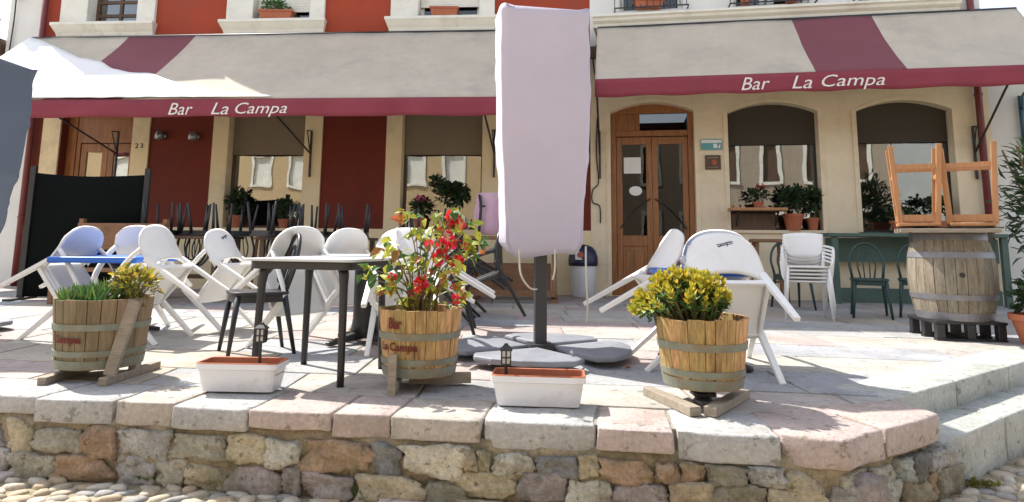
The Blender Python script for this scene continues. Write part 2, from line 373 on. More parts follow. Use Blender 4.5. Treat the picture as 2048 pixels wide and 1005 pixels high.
# ------------------------------------------------------------------ retaining wall
wall = thing('retaining_wall', 'low rubble stone wall with pink and grey capstones holding up the terrace', 'wall')
cuts = [-4.9, -4.2, -3.5, -2.72]
def gx(px): return {0: 0}
caps = [(-4.95, -4.15, 'cap_grey'), (-4.15, -3.4, 'cap_pink'), (-3.4, -2.5, 'cap_grey'), (-2.5, -2.06, 'cap_grey'), (-2.06, -1.72, 'cap_warm'), (-1.72, -1.3, 'cap_grey'),
        (-1.3, -.87, 'cap_pink'), (-.87, -.575, 'cap_pink'), (-.575, -.13, 'cap_warm'), (-.13, .40, 'cap_grey'), (.40, .75, 'cap_pink'), (.75, 1.2, 'cap_grey')]
def FE(x, off=0.0):
    t = (x - F0.x) / fd.x; return F0 + fd * t + fn * off
rc = random.Random(11)
for i, (a, b, mm) in enumerate(caps):
    o0, o1 = rc.uniform(-.025, .015), rc.uniform(-.025, .015); j = .006
    fr = [FE(a + j, o0), FE(a + (b - a) * .35, (o0 + o1) / 2 - .012), FE(a + (b - a) * .7, o1 - .006), FE(b - j, o1)]
    poly = fr + [FE(b - j, CAPW - .01), FE(a + j, CAPW - .01)]
    link('capstone', roughblock(poly, -rc.uniform(.085, .135), rc.uniform(-.002, .003), .010, .017, i), mm, wall, smooth=True)
poly = [Vector(v) for v in ((1.215, 3.0), (1.34, 2.945), (1.47, 2.915), (1.62, 3.03), (1.72, 3.085), (1.60, 3.50), (1.22, 3.40))]
link('capstone', roughblock(poly, -.13, .002, .012, .013, 31), 'cap_pink', wall, smooth=True)
poly = [Vector(v) for v in ((1.745, 3.10), (1.98, 3.24), (2.17, 3.38), (2.14, 3.69), (1.62, 3.51))]
link('capstone', roughblock(poly, -.13, .003, .012, .014, 32), 'cap_pink', wall, smooth=True)
# mortar core following the wall
bm = B(); C1 = Vector((2.17, 3.38))
core = [FE(-5.2, .012), FE(1.44, .012), Vector((1.50, 2.985)), Vector((2.12, 3.40)), Vector((2.10, 3.66)), Vector((1.6, 3.9)), FE(-5.2, .5)]
prism(bm, core, SZ - .1, -.085); rough(bm, .02, 9, 2, 5)
link('mortar_core', bm, 'mortar', wall, smooth=True)
_t = B(); bmesh.ops.create_cube(_t, size=2); bmesh.ops.subdivide_edges(_t, edges=_t.edges[:], cuts=8, use_grid_fill=True)
_t.verts.index_update(); TV = [v.co.copy() for v in _t.verts]; TF = [[v.index for v in f.verts] for f in _t.faces]; _t.free()
def stone(bm, c, ex, ey, w_, h_, d_, sd):
    k = random.uniform(.12, .4); sk = random.uniform(-.25, .25); tp = random.uniform(-.18, .18); vs = []
    for co_ in TV:
        p = co_.copy(); q = p.normalized() * 1.15; p = p * (1 - k) + q * k
        p.x *= 1 + tp * p.z; p.z += sk * p.x * .5
        p *= 1 + nz3(p, 1.1, sd) * .30 + nz3(p, 3.2, sd + 5) * .16 + nz3(p, 7, sd + 9) * .08 + nz3(p, 15, sd + 2) * .04
        vs.append(bm.verts.new(c + ex * p.x * w_ / 2 + ey * p.y * d_ / 2 + Vector((0, 0, p.z * h_ / 2))))
    for f in TF: bm.faces.new([vs[i] for i in f])
bm = B(); random.seed(21)
def course(a, b, rows, off=.062):
    a = Vector(a); b = Vector(b); L = (b - a).length; ex = (b - a).normalized(); ey = Vector((-ex.y, ex.x)); ex3 = ex.to_3d(); ey3 = ey.to_3d()
    for (z0, z1, wmin, wmax) in rows:
        t = random.uniform(-.1, 0)
        while t < L:
            ww = random.uniform(wmin, wmax)
            if random.random() < .18: ww *= .5
            hh = (z1 - z0) * random.uniform(.82, 1.08)
            p = a + ex * (t + ww / 2) + ey * (off + random.uniform(-.012, .015))
            stone(bm, Vector((p.x, p.y, (z0 + z1) / 2 + random.uniform(-.01, .01))), ex3, ey3, ww * .97, hh, .17, random.random() * 50)
            t += ww
course(FE(-5.0), FE(-.2), [(-.40, -.27, .16, .38), (-.275, -.125, .15, .36)])
course(FE(-.2), FE(1.2), [(-.42, -.345, .12, .25), (-.35, -.22, .16, .34), (-.23, -.13, .10, .25)])
course((1.2, 2.99), (1.46, 2.95), [(-.42, -.16, .25, .26)])
course((1.46, 2.95), (2.14, 3.37), [(-.42, -.25, .16, .3), (-.27, -.15, .14, .3)])
link('rubble', bm, 'rubble', wall, smooth=True)

# ------------------------------------------------------------------ steps
steps = thing('stone_steps', 'two long pale stone steps climbing from the cobbles to the terrace at the right', 'steps')
rc = random.Random(5)
def kerb_run(p0, L, z0, z1, depth, n, sd):
    t = 0
    ln = L / n
    for k in range(n):
        l_ = ln * rc.uniform(.85, 1.15) if k < n - 1 else L - t
        a = p0 + sd_ * (t + .008); b = p0 + sd_ * (t + l_ - .008)
        poly = [a, a + (b - a) * .5 + sn * rc.uniform(-.006, .006), b, b + sn * depth, a + sn * depth]
        link('step_block', roughblock(poly, z0, z1, .012, .009, sd + k), 'cap_step', steps, smooth=True); t += l_
kerb_run(S0 + sn * .0, 6.6, -.2, .004, .36, 8, 40)
LS = Vector((2.20, 3.42)); kerb_run(LS, 7.0, SZ - .05, -.148, .42, 8, 60)

# ================================================================== HOUSES
def wallgrid(bm, s0, s1, z0, z1, ops, th=.34, depth_rev=None):
    S_ = sorted({s0, s1, *[v for o in ops for v in o[:2]]}); Z_ = sorted({z0, z1, *[v for o in ops for v in o[2:4]]})
    inop = lambda s, z: any(o[0] < s < o[1] and o[2] < z < o[3] for o in ops)
    for i in range(len(S_) - 1):
        for j in range(len(Z_) - 1):
            a, b, c, d = S_[i], S_[i + 1], Z_[j], Z_[j + 1]
            if inop((a + b) / 2, (c + d) / 2): continue
            bm.faces.new([bm.verts.new(p) for p in ((a, 0, c), (b, 0, c), (b, 0, d), (a, 0, d))])
            bm.faces.new([bm.verts.new(p) for p in ((a, th, d), (b, th, d), (b, th, c), (a, th, c))])
    for a, b, c, d in ops:
        for q in (((a, 0, c), (a, 0, d), (a, th, d), (a, th, c)), ((b, th, c), (b, th, d), (b, 0, d), (b, 0, c)),
                  ((a, 0, d), (b, 0, d), (b, th, d), (a, th, d)), ((a, th, c), (b, th, c), (b, 0, c), (a, 0, c))):
            bm.faces.new([bm.verts.new(p) for p in q])
def window(house, a, b, c, d, fm, fw_=.06, y=.2, mull=(), glass='glass', blind=None, blind_z=None, room=True):
    bm = B()
    bx(bm, a, a + fw_, y - .03, y + .04, c, d); bx(bm, b - fw_, b, y - .03, y + .04, c, d)
    bx(bm, a + fw_, b - fw_, y - .03, y + .04, c, c + fw_); bx(bm, a + fw_, b - fw_, y - .03, y + .04, d - fw_, d)
    for mz in mull:
        if mz[0] == 'v': bx(bm, mz[1] - .03, mz[1] + .03, y - .025, y + .035, c + fw_, d - fw_)
        else: bx(bm, a + fw_, b - fw_, y - .022, y + .032, mz[1] - .03, mz[1] + .03)
    win = link('window', bm, fm, house)
    bm = B(); bx(bm, a + fw_, b - fw_, y - .002, y + .004, c + fw_, d - fw_); link('pane', bm, glass, win)
    if blind:
        bm = B(); bx(bm, a + .012, b - .012, y - .05, y - .042, blind_z, d); bx(bm, a + .012, b - .012, y - .056, y - .036, blind_z - .03, blind_z)
        link('roller_blind', bm, blind, win)
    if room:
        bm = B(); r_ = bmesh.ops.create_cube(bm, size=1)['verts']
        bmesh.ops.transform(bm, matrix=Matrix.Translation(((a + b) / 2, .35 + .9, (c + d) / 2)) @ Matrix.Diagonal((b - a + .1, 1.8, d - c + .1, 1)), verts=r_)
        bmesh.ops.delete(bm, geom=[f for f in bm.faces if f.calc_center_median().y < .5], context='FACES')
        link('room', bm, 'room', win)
    return win

# ---- red house
red = thing('red_house', 'red rendered house with cream door and window surrounds, left of the big white parasol', 'house', OO, AL)
gops = [(-9.6, -8.2, 0, 3.15), (-6.38, -4.96, 1.07, 3.2), (-3.2, -1.77, 1.07, 3.2)]
uops = [(-9.3, -8.3, 4.84, 6.4), (-6.07, -4.98, 4.84, 6.4), (-2.98, -1.86, 4.84, 6.4)]
bm = B(); wallgrid(bm, -10.2, .1, 0, 4.2, gops); bx(bm, -10.2, -9.9, .345, 7, 0, 4.2)
link('wall', bm, 'red', red)
uops = [(-9.3, -8.3, 4.84, 6.0)] + uops[1:]
bm = B(); wallgrid(bm, -10.2, -7.94, 4.2, 6.35, uops[:1]); wallgrid(bm, -7.94, .1, 4.2, 8.2, uops[1:]); bx(bm, -7.94, -7.7, .345, 7, 4.2, 8.2); bx(bm, -10.2, -9.9, .345, 7, 4.2, 6.35)  # unseen left end kept low so that sun reaches the awning
link('upper_wall', bm, 'red_lit', red)
bm = B()
bx(bm, -10.2, -9.95, -.03, .002, 0, 1.07); link('plinth', bm, 'cream', red); bm = B(); bx(bm, -7.87, .1, -.03, .002, 0, 1.07)
link('plinth', bm, 'cream', red)
for a, b, z0 in ((-9.95, -9.6, 0), (-8.2, -7.87, 0), (-6.67, -6.38, 1.07), (-4.96, -4.64, 1.07), (-3.48, -3.2, 1.07), (-1.77, -1.45, 1.07)):
    bm = B(); bx(bm, a, b, -.032, .003, z0, 3.9); link('pilaster', bm, 'cream', red, bevel=.006)
for i, (a, b, c, d) in enumerate(gops[1:]):
    for e in (0, 1):
        bm = B(); xs = (a - .0, a + .004) if e == 0 else (b - .004, b); bx(bm, xs[0], xs[1], -.03, .2, c, d); link('reveal', bm, 'cream', red)
    window(red, a, b, c, d, 'dark_wood', .045, .2, blind='blind_tan', blind_z=2.42)
for i, (a, b, c, d) in enumerate(uops):
    bm = B(); e0, e1 = (a - .53, b + .34) if i == 0 else (a - .5, b + .27)
    bx(bm, e0, a, -.06, .004, c, d + .3); bx(bm, b, e1, -.06, .004, c, d + .3); bx(bm, a, b, -.06, .004, d, d + .3)
    bx(bm, a, a + .01, -.06, .22, c, d); bx(bm, b - .01, b, -.06, .22, c, d)
    link('surround', bm, 'white_trim', red, bevel=.008)
    bm = B()
    prof = [(-.2, 4.84), (-.2, 4.79), (-.18, 4.77), (-.13, 4.70), (-.10, 4.66), (-.08, 4.60), (-.08, 4.575), (.0, 4.575), (.22, 4.84)]
    L_ = [[bm.verts.new((x + (-.06 - y_) * (-.5 if x == e0 else .5) * (1 if y_ < 0 else 0), y_, z_)) for y_, z_ in prof] for x in (e0, e1)]
    n_ = len(prof)
    for k in range(n_): bm.faces.new((L_[0][k], L_[1][k], L_[1][(k + 1) % n_], L_[0][(k + 1) % n_]))
    bm.faces.new(L_[0][::-1]); bm.faces.new(L_[1]); link('sill', bm, 'white_trim', red)
    window(red, a, b, c, d, 'white_trim' if i else 'dark_wood', .07, .2, [('v', (a + b) / 2)] + ([('h', 5.08), ('h', 5.35)] if i == 0 else []), glass='glass_dark' if i else 'glass_dark')
for (a, b, z0) in ((-6.05, -5.0, 5.06), (-2.96, -1.88, 5.1)):
    bm = B(); z = z0
    while z < 6.38: bx(bm, a, b, .10, .125, z, z + .052); z += .055
    link('shutter', bm, 'white_trim', red)
bm = B(); bx(bm, -7.96, .3, -.45, .2, 8.2, 8.32); bx(bm, -7.96, .3, -.5, -.45, 8.16, 8.34); link('eaves', bm, 'old_wood', red)
bm = B(); bm.faces.new([bm.verts.new(p) for p in ((-7.96, -.5, 8.36), (.3, -.5, 8.36), (.3, 7, 9.6), (-7.96, 7, 9.6))]); link('roof', bm, 'tile_roof', red, solid=.08)
bm = B(); bm.faces.new([bm.verts.new(p) for p in ((-10.3, -.06, 6.4), (-7.94, -.06, 6.4), (-7.94, 7, 6.8), (-10.3, 7, 6.8))]); link('low_roof_for_sun', bm, 'tile_roof', red, solid=.06)  # unseen low roof, added to leave the sun a way to the awning
# door of the red house
bm = B(); a, b = -9.42, -8.2
bx(bm, -9.6, -9.42, .16, .3, 0, 3.15); bx(bm, a, b, .18, .28, 2.68, 3.15); bx(bm, a, a + .08, .18, .28, 0, 2.68); bx(bm, b - .08, b, .18, .28, 0, 2.68)
bx(bm, a + .08, b - .08, .17, .19, 2.62, 2.72)
dr = link('door', bm, 'wood_door', red, bevel=.008)
for k in range(2):
    x0 = a + .085 + k * .53; x1 = x0 + .525; bm = B()
    bx(bm, x0, x1, .2, .25, 0, 1.0); bx(bm, x0, x0 + .11, .2, .25, 1.0, 2.61); bx(bm, x1 - .11, x1, .2, .25, 1.0, 2.61)
    bx(bm, x0 + .11, x1 - .11, .2, .25, 2.45, 2.61); bx(bm, x0 + .08, x1 - .08, .185, .2, .25, .85)
    lf = link('door_leaf', bm, 'wood_door', dr, bevel=.006)
    bm = B(); bx(bm, x0 + .11, x1 - .11, .222, .228, 1.0, 2.45)
    link('door_glass', bm, 'glass', dr)
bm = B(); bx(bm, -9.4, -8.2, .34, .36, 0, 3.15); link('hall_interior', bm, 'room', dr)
bm = textmesh('23', .16, 0, .004, 1.35); fit(bm, -8.12, -7.97, 2.49, 2.58); 
for v in bm.verts: v.co.y -= .036
link('house_number', bm, 'iron', red)
# drainpipe
dp = thing('drainpipe', 'dark red downpipe on the far left corner of the red house', 'pipe', FL(-10.12, -.09), AL, 'dark red downpipes')
bm = B(); tube(bm, [(0, 0, 0), (0, 0, 6.3)], .05, 10); link('pipe', bm, 'maroon_pipe', dp, smooth=True)
for z in (1.2, 3.2, 5.4):
    bm = B(); tube(bm, [(0, 0, z), (0, 0, z + .04)], .06, 10); link('bracket', bm, 'maroon_pipe', dp)
d2 = dup(dp, FR(6.12, -.09), (0, 0, AR), 'dark red downpipe on the right corner of the cream bar facade')
# wall lamps
wl = thing('wall_lamp', 'round grey wall lamp nearer the house number on the red wall', 'lamp', FL(-7.63, -.0, 2.72), AL, 'round lamps on the red wall')
bm = B(); tube(bm, [(0, -.02, 0), (0, 0, 0)], .07, 14); tube(bm, [(0, -.02, .01), (0, -.1, .02)], .022, 8); link('mount', bm, 'steel', wl, smooth=True)
bm = B(); tube(bm, [(0, -.09, .075), (0, -.095, .06), (0, -.10, 0), (0, -.105, -.075)], [.03, .062, .075, .08], 16); link('shade', bm, 'steel', wl, smooth=True)
dup(wl, FL(-7.0, 0, 2.70), (0, 0, AL), 'round dark wall lamp nearer the first big window on the red wall')

# ---- cream house (the bar)
cr = thing('cream_house', 'cream bar facade with an arched wooden double door and two large arched windows', 'house', OO, AR)
dops = [(.44, 1.83, 0, 3.26), (2.37, 3.78, 1.10, 3.2), (4.36, 5.76, 1.08, 3.18)]
uop2 = [(.62, 1.70, 4.90, 7.0), (2.54, 3.76, 4.88, 7.0), (4.5, 5.8, 4.86, 7.0)]
bm = B(); wallgrid(bm, .1, 6.3, 0, 3.9, dops); link('wall', bm, 'cream_pale', cr)
bm = B(); wallgrid(bm, .1, 6.3, 3.9, 9.2, uop2); bx(bm, .1, .14, .02, .345, 8.2, 9.2); bx(bm, 6.0, 6.3, .35, 7, 0, 9.2); link('upper_wall', bm, 'white_render', cr)
for (a, b, c, d) in dops:                     # segmental arch infill
    bm = B(); n = 14; rise = .16; mx = (a + b) / 2; hw = (b - a) / 2
    arc = [(mx + hw * math.cos(math.pi * k / n) , d - rise * (math.cos(math.pi * k / n)) ** 2) for k in range(n + 1)]
    for k in range(n):
        (x1, z1), (x0, z0) = arc[k], arc[k + 1]
        v = [bm.verts.new(p) for p in ((x0, -.001, z0), (x1, -.001, z1), (x1, -.001, d + .002), (x0, -.001, d + .002), (x0, .3, z0), (x1, .3, z1))]
        bm.faces.new(v[:4]); bm.faces.new((v[0], v[4], v[5], v[1]))
    link('arch', bm, 'cream_pale', cr)
for (a, b, c, d) in dops:                     # shallow raised band round the openings
    bm = B(); n = 14; mx = (a + b) / 2; hw = (b - a) / 2
    bx(bm, a - .07, a, -.02, .001, c, d - .16); bx(bm, b, b + .07, -.02, .001, c, d - .16)
    for k in range(n):
        t0, t1 = math.pi * k / n, math.pi * (k + 1) / n
        P = lambda t, o: (mx + (hw + (.07 if o else 0)) * math.cos(t), d - .16 * math.cos(t) ** 2 + (.07 if o else 0) * (1 - math.cos(t) ** 2))
        q = [P(t1, 0), P(t0, 0), P(t0, 1), P(t1, 1)]
        f_ = [bm.verts.new((x, -.02, z)) for x, z in q]; g_ = [bm.verts.new((x, .0, z)) for x, z in q]
        bm.faces.new(f_); bm.faces.new((f_[0], g_[0], g_[1], f_[1])); bm.faces.new((f_[2], g_[2], g_[3], f_[3]))
    link('arch_band', bm, 'cream_pale', cr)
for i, (a, b, c, d) in enumerate(dops[1:]):
    window(cr, a, b, c, d, 'iron', .04, .22, blind='blind', blind_z=2.55)
    bm = B(); bx(bm, a - .05, b + .05, -.05, .19, c - .05, c); link('sill', bm, 'green_paint' if i else 'cream_pale', cr, bevel=.006)
for (a, b, c, d) in uop2:
    window(cr, a, b, c, d, 'white_trim', .07, .2, [('v', (a + b) / 2)], glass='glass_dark')
# string course above the awning
bm = B()
prof = [(0, 4.60), (-.06, 4.60), (-.08, 4.66), (-.14, 4.70), (-.16, 4.74), (-.20, 4.76), (-.20, 4.80), (0, 4.83)]
L_ = [[bm.verts.new((x, y_, z_)) for y_, z_ in prof] for x in (.16, 5.98)]
for k in range(len(prof)): bm.faces.new((L_[0][k], L_[1][k], L_[1][(k + 1) % 8], L_[0][(k + 1) % 8]))
bm.faces.new(L_[0][::-1]); bm.faces.new(L_[1]); link('string_course', bm, 'white_trim', cr)
for (a, b, c, d) in uop2:                     # iron window guards
    bm = B(); a2, b2 = a - .08, b + .08
    beam(bm, (a2, -.17, c + .0), (b2, -.17, c + .0), .02, .02); beam(bm, (a2, -.17, c + .5), (b2, -.17, c + .5), .02, .02)
    beam(bm, (a2, -.17, c), (a2, 0, c), .02, .02); beam(bm, (b2, -.17, c), (b2, 0, c), .02, .02)
    x = a2
    while x < b2 + .01: tube(bm, [(x, -.17, c), (x, -.17, c + .5)], .007, 6); x += .11
    link('window_guard', bm, 'iron', cr)
bm = B(); bx(bm, -.1, 6.5, -.5, .2, 9.2, 9.32); link('eaves', bm, 'old_wood', cr)
bm = B(); bm.faces.new([bm.verts.new(p) for p in ((-.1, -.5, 9.36), (6.5, -.5, 9.36), (6.5, 7, 10.6), (-.1, 7, 10.6))]); link('roof', bm, 'tile_roof', cr, solid=.08)
# bar door
a, b = .50, 1.78
bm = B(); bx(bm, .44, .53, .16, .27, 0, 3.22); bx(bm, 1.74, 1.83, .16, .27, 0, 3.22); bx(bm, .53, 1.74, .16, .27, 2.70, 2.80); bx(bm, .53, 1.74, .17, .26, 3.10, 3.26)
bx(bm, .53, .88, .19, .24, 2.80, 3.10); bx(bm, .88, .94, .17, .26, 2.80, 3.10)
dr = link('door', bm, 'wood_door', cr, bevel=.008)
bm = B(); bx(bm, .94, 1.74, .21, .216, 2.80, 3.10); link('transom_glass', bm, 'glass_dark', dr)
for k in range(2):
    x0 = .535 + k * .602; x1 = x0 + .598; bm = B()
    bx(bm, x0, x1, .19, .245, 0, .14); bx(bm, x0, x0 + .095, .19, .245, .14, 2.69); bx(bm, x1 - .095, x1, .19, .245, .14, 2.69)
    bx(bm, x0 + .095, x1 - .095, .19, .245, .82, 1.0); bx(bm, x0 + .095, x1 - .095, .19, .245, 2.56, 2.69); bx(bm, x0 + .095, x1 - .095, .205, .235, .14, .82)
    bx(bm, x0 + .15, x1 - .15, .192, .206, .22, .74)
    link('door_leaf', bm, 'wood_door', dr, bevel=.007)
    bm = B(); bx(bm, x0 + .095, x1 - .095, .216, .222, 1.0, 2.56); link('door_glass', bm, 'glass_dark', dr)
    bm = B(); xs = x0 + .04 if k else x1 - .04
    tube(bm, spline([(xs, .17, 1.62), (xs + (.28 if k else -.28), .15, 1.42), (xs + (.50 if k else -.50), .17, 1.12)]), .012, 6)
    link('push_bar', bm, 'iron', dr, smooth=True)
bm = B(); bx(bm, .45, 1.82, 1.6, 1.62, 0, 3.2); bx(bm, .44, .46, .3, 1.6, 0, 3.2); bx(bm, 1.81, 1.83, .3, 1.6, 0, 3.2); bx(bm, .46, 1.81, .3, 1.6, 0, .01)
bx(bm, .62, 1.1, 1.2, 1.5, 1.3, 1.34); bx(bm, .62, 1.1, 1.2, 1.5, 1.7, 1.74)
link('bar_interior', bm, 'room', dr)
# notices
def notice(nm, label, x0, x1, z0, z1, m_, y=-.02, extra=None):
    t = thing(nm, label, 'sign', FR((x0 + x1) / 2, y, z0), AR); hw = (x1 - x0) / 2; bm = B(); bx(bm, -hw, hw, -.008, .0, 0, z1 - z0)
    link('board', bm, m_, t, bevel=.002); return t, hw
t, hw = notice('notice', 'white paper notice stuck on the left glass of the bar door', .66, .95, 2.06, 2.34, 'paper', .214)
bm = B(); lathe(bm, [(.11, 0), (.09, .03), (.03, .05)], 20); 
ld = link('round_sticker', bm, 'paper', t, loc=(.05, -.0, -.30), rot=(R(90), 0, 0)); ld.scale = (1, .75, .1)
t, hw = notice('teal_plaque', 'small teal and white plaque between bar door and window', 1.93, 2.27, 2.42, 2.60, 'teal')
bm = B(); bx(bm, -hw + .01, hw - .01, -.011, -.008, .115, .165); bx(bm, 0.03, .09, -.011, -.008, .03, .1); prism(bm, [(.09, .03), (.14, .03), (.14, .1)], .008, .011)
for v in bm.verts:
    if v.co.z < .02 and v.co.y > 0: v.co = Vector((v.co.x, -v.co.z, v.co.y))
link('emblem', bm, 'paper', t)
bm = textmesh('SIDRA', .05, 0, .001); fit(bm, -.14, .0, .05, .085)
bm.free()
t, hw = notice('dark_plaque', 'small square dark plaque with a reddish emblem under the teal plaque', 1.99, 2.24, 2.09, 2.33, 'dark_wood')
bm = B(); lathe(bm, [(.045, 0), (.045, .004)], 16); link('emblem', bm, 'leaf_rust', t, loc=(0.02, -.009, .12), rot=(R(90), 0, 0))
bm = B(); bx(bm, -.09, .09, -.011, -.008, .19, .205); bx(bm, -.08, .08, -.011, -.008, .03, .04); link('lettering', bm, 'grey_wood', t)

t = thing('wall_cable', 'black kinked cable running down the pale corner right of the white parasol', 'cable', FR(.2, -.03, 0), AR)
bm = B(); tube(bm, spline([(.02, 0, 3.0), (.0, 0, 2.4), (.03, 0, 2.0), (.02, 0, 1.85), (-.07, 0, 1.75), (-.07, 0, 1.55), (.05, 0, 1.48), (.06, 0, 1.2)], 4), .011, 6); link('wire', bm, 'iron', t, smooth=True)
bm = B(); box(bm, (-.02, -.05, 4.15), (.14, .1, .2)); tube(bm, spline([(-.02, -.03, 4.6), (.05, -.06, 4.35), (-.05, -.06, 4.1), (.02, -.03, 3.6)], 4), .014, 6); link('junction', bm, 'dark_wood', t)
# ---- neighbours
wn = thing('white_neighbour_house', 'narrow white house beyond the far left corner of the red house', 'house', OO, AL)
bm = B(); bx(bm, -11.0, -10.22, .1, 1.2, 0, 5.6); bx(bm, -14, -11.0, 1.2, 5, 0, 3.6); link('wall', bm, 'white_render', wn)
bm = B(); bx(bm, -12.4, -11.05, -.1, 1.15, 4.3, 4.62); link('balcony', bm, 'dark_wood', wn)
bm = B(); bx(bm, -12.4, -11.05, -.06, 0, 4.62, 4.66); x = -12.35
while x < -11.1: bx(bm, x, x + .05, -.05, -.01, 4.66, 4.95); x += .12
bx(bm, -12.4, -11.05, -.06, 0, 4.95, 5.0)
link('balustrade', bm, 'white_trim', wn)
bm = B(); tube(bm, spline([(-10.75, .06, 6.5), (-10.8, .0, 5.6), (-10.85, .05, 4.9), (-10.9, .06, 3.9)]), .012, 6); box(bm, (-10.8, .05, 5.5), (.16, .1, .12)); link('cable', bm, 'iron', wn)
ww_ = thing('white_side_house', 'pale rendered house wall behind the shrub at the far right', 'house', OO, AR)
bm = B(); bx(bm, 6.32, 12, .05, 4, 0, 4.3); link('wall', bm, 'white_render', ww_)
# opposite row, mirrored in the window panes
for (nm_, lb_, x0, x1, wm, hz, sp, ww, wh) in (('ochre_house', 'ochre house across the street mirrored in the panes of the red house', 2.5, 26, 'ochre', 6.6, 2.0, .9, 1.5), ('cream_row_house', 'taupe house across the street mirrored in the bar windows', -9.5, 2.4, 'taupe', 7.4, 1.7, .62, 1.7),
        ('pale_house', 'pale grey house across the street mirrored at the right end of the bar windows', -26, -9.6, 'pale_grey', 6.2, 2.4, 1.0, 1.4)):
    op = thing(nm_, lb_, 'house', (0, -7.5, SZ), R(180)); ops_ = []
    x = x0 + .8
    while x + ww < x1 - .4: ops_ += [(x, x + ww, .9, .9 + wh), (x, x + ww, 4.0, 4.0 + wh)]; x += sp
    bm = B(); wallgrid(bm, x0, x1, 0, hz, ops_, .3); link('wall', bm, wm, op)
    for (a, b, c, d) in ops_:
        bm = B(); bx(bm, a - .14, a, -.04, .001, c, d); bx(bm, b, b + .14, -.04, .001, c, d); bx(bm, a - .14, b + .14, -.05, .001, d, d + .15); bx(bm, a - .14, b + .14, -.08, .001, c - .12, c)
        wf = link('window', bm, 'white_trim', op); bm = B(); bx(bm, a, b, .1, .12, c, d); link('shutter', bm, 'white_trim' if wm == 'ochre' else 'dark_wood', wf)
    bm = B(); bx(bm, x0, x1, -.4, .4, hz, hz + .15); link('roof', bm, 'tile_roof', op)

# ================================================================== AWNINGS
def awning(label, a, s0, s1, st0, st1, proj, ztop, zval, zbot, texts, arms, sag=.06, slope_top=.0):
    t = thing('awning', label, 'awning', OO, a, 'striped awnings with maroon valances')
    bm = B(); nu = 96; n = 14
    def fn_(u, v):
        x = s0 + (s1 - s0) * u; y = -.12 - (proj - .12) * v; z = ztop + (zval - ztop) * v
        sg = -sag * math.sin(math.pi * v) * (1 + .25 * math.sin(u * 9)) + .012 * math.sin(u * 60 + v * 3) * v * (1 - v) * 2 + .02 * noise.noise(Vector((x * 1.3, v * 4, 3)))
        return Vector((x, y - sg * .3, z + sg))
    xs = lambda u: 1 if st0 < s0 + (s1 - s0) * u < st1 else 0
    grid(bm, fn_, nu, n, lambda u, v: xs(u))
    link('canopy', bm, [M['beige_fabric'], M['maroon_fabric']], t, smooth=True, solid=.006)
    bm = B()
    wv = lambda x: .034 * noise.noise(Vector((x * 2.2, 0, 9))) + .008 * math.sin(x * 6)
    grid(bm, lambda u, v: Vector((s0 + (s1 - s0) * u, -proj - .012 + wv(s0 + (s1 - s0) * u) * v, zval + .012 - (zval - zbot + .012 + .008 * math.sin(u * 40)) * v)), 140, 4)
    va = link('valance', bm, 'valance', t, smooth=True, solid=.004)
    for (body, x0, x1, z0, z1) in texts:
        bm = textmesh(body, .3, .3, .001, 1.0, .0); fit(bm, x0, x1, z0, z1)
        for v in bm.verts: v.co.y += -proj - .024 + wv(v.co.x) * (zval - v.co.z) / (zval - zbot)
        link('lettering', bm, 'letter', va)
    bm = B(); tube(bm, [(s0, -proj + .03, zval - .02), (s1, -proj + .03, zval - .02)], .022, 8); tube(bm, [(s0, -.1, ztop), (s1, -.1, ztop)], .035, 8); link('front_bar', bm, 'iron', t, smooth=True)
    for (sx, zlo, zhi) in arms:
        bm = B(); beam(bm, (sx, -.05, zlo), (sx, -.05, zhi), .03, .03); beam(bm, (sx, -.05, zhi), (sx - .02, -.2, zhi - .02), .03, .02); beam(bm, (sx - .02, -.2, zhi - .02), (sx - .01, -.06, zlo + .46), .015, .015)
        br = link('arm_bracket', bm, 'iron', t)
        bm = B(); tube(bm, [(sx, -.07, zlo + .42), (sx, -proj + .04, zval - .03)], .016, 8); link('arm', bm, 'iron', br, smooth=True)
    return t
awl = awning('long beige awning with one maroon stripe and maroon valance on the red house', AL, -10.3, .02, -8.34 + .0, -7.08, 1.95, 4.56, 2.93, 2.67,
       [('Bar', -6.28, -5.9, 2.70, 2.88), ('La', -5.6, -5.34, 2.70, 2.88), ('Campa', -5.24, -4.44, 2.66, 2.88)], [(-9.85 + 1.4, 1.97, 2.79), (-4.83, 1.97, 2.79), (-1.56, 1.97, 2.79)])
awr = awning('higher beige awning with one maroon stripe and maroon valance over the bar door', AR, .24, 6.75, 3.40, 4.66, 1.3, 4.57, 3.34, 3.07,
       [('Bar', 2.38, 2.78, 3.11, 3.30), ('La', 3.08, 3.36, 3.11, 3.30), ('Campa', 3.49, 4.33, 3.07, 3.30)], [(.26, 1.95, 2.76), (6.02, 1.9, 2.72)], sag=.05)
# sunlit patch of the red house awning, modelled as a white sheet
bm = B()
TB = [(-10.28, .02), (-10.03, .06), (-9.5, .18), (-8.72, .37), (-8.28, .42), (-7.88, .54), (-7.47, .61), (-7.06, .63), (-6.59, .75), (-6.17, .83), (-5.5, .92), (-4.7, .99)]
def sun_patch(u, v):
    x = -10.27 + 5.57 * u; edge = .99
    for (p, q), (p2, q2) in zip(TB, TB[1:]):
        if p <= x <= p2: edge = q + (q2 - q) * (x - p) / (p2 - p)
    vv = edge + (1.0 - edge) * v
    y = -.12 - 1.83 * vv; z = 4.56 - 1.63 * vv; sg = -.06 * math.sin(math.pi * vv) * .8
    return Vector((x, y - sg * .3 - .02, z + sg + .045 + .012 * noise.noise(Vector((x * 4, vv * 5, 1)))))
grid(bm, sun_patch, 60, 16)
o = tag(link('sun_patch_sheet', bm, 'sun_patch', smooth=True, solid=.004, loc=OO, rot=(0, 0, AL)), 'white stand-in for the sun patch on the left end of the red house awning', 'sheet')

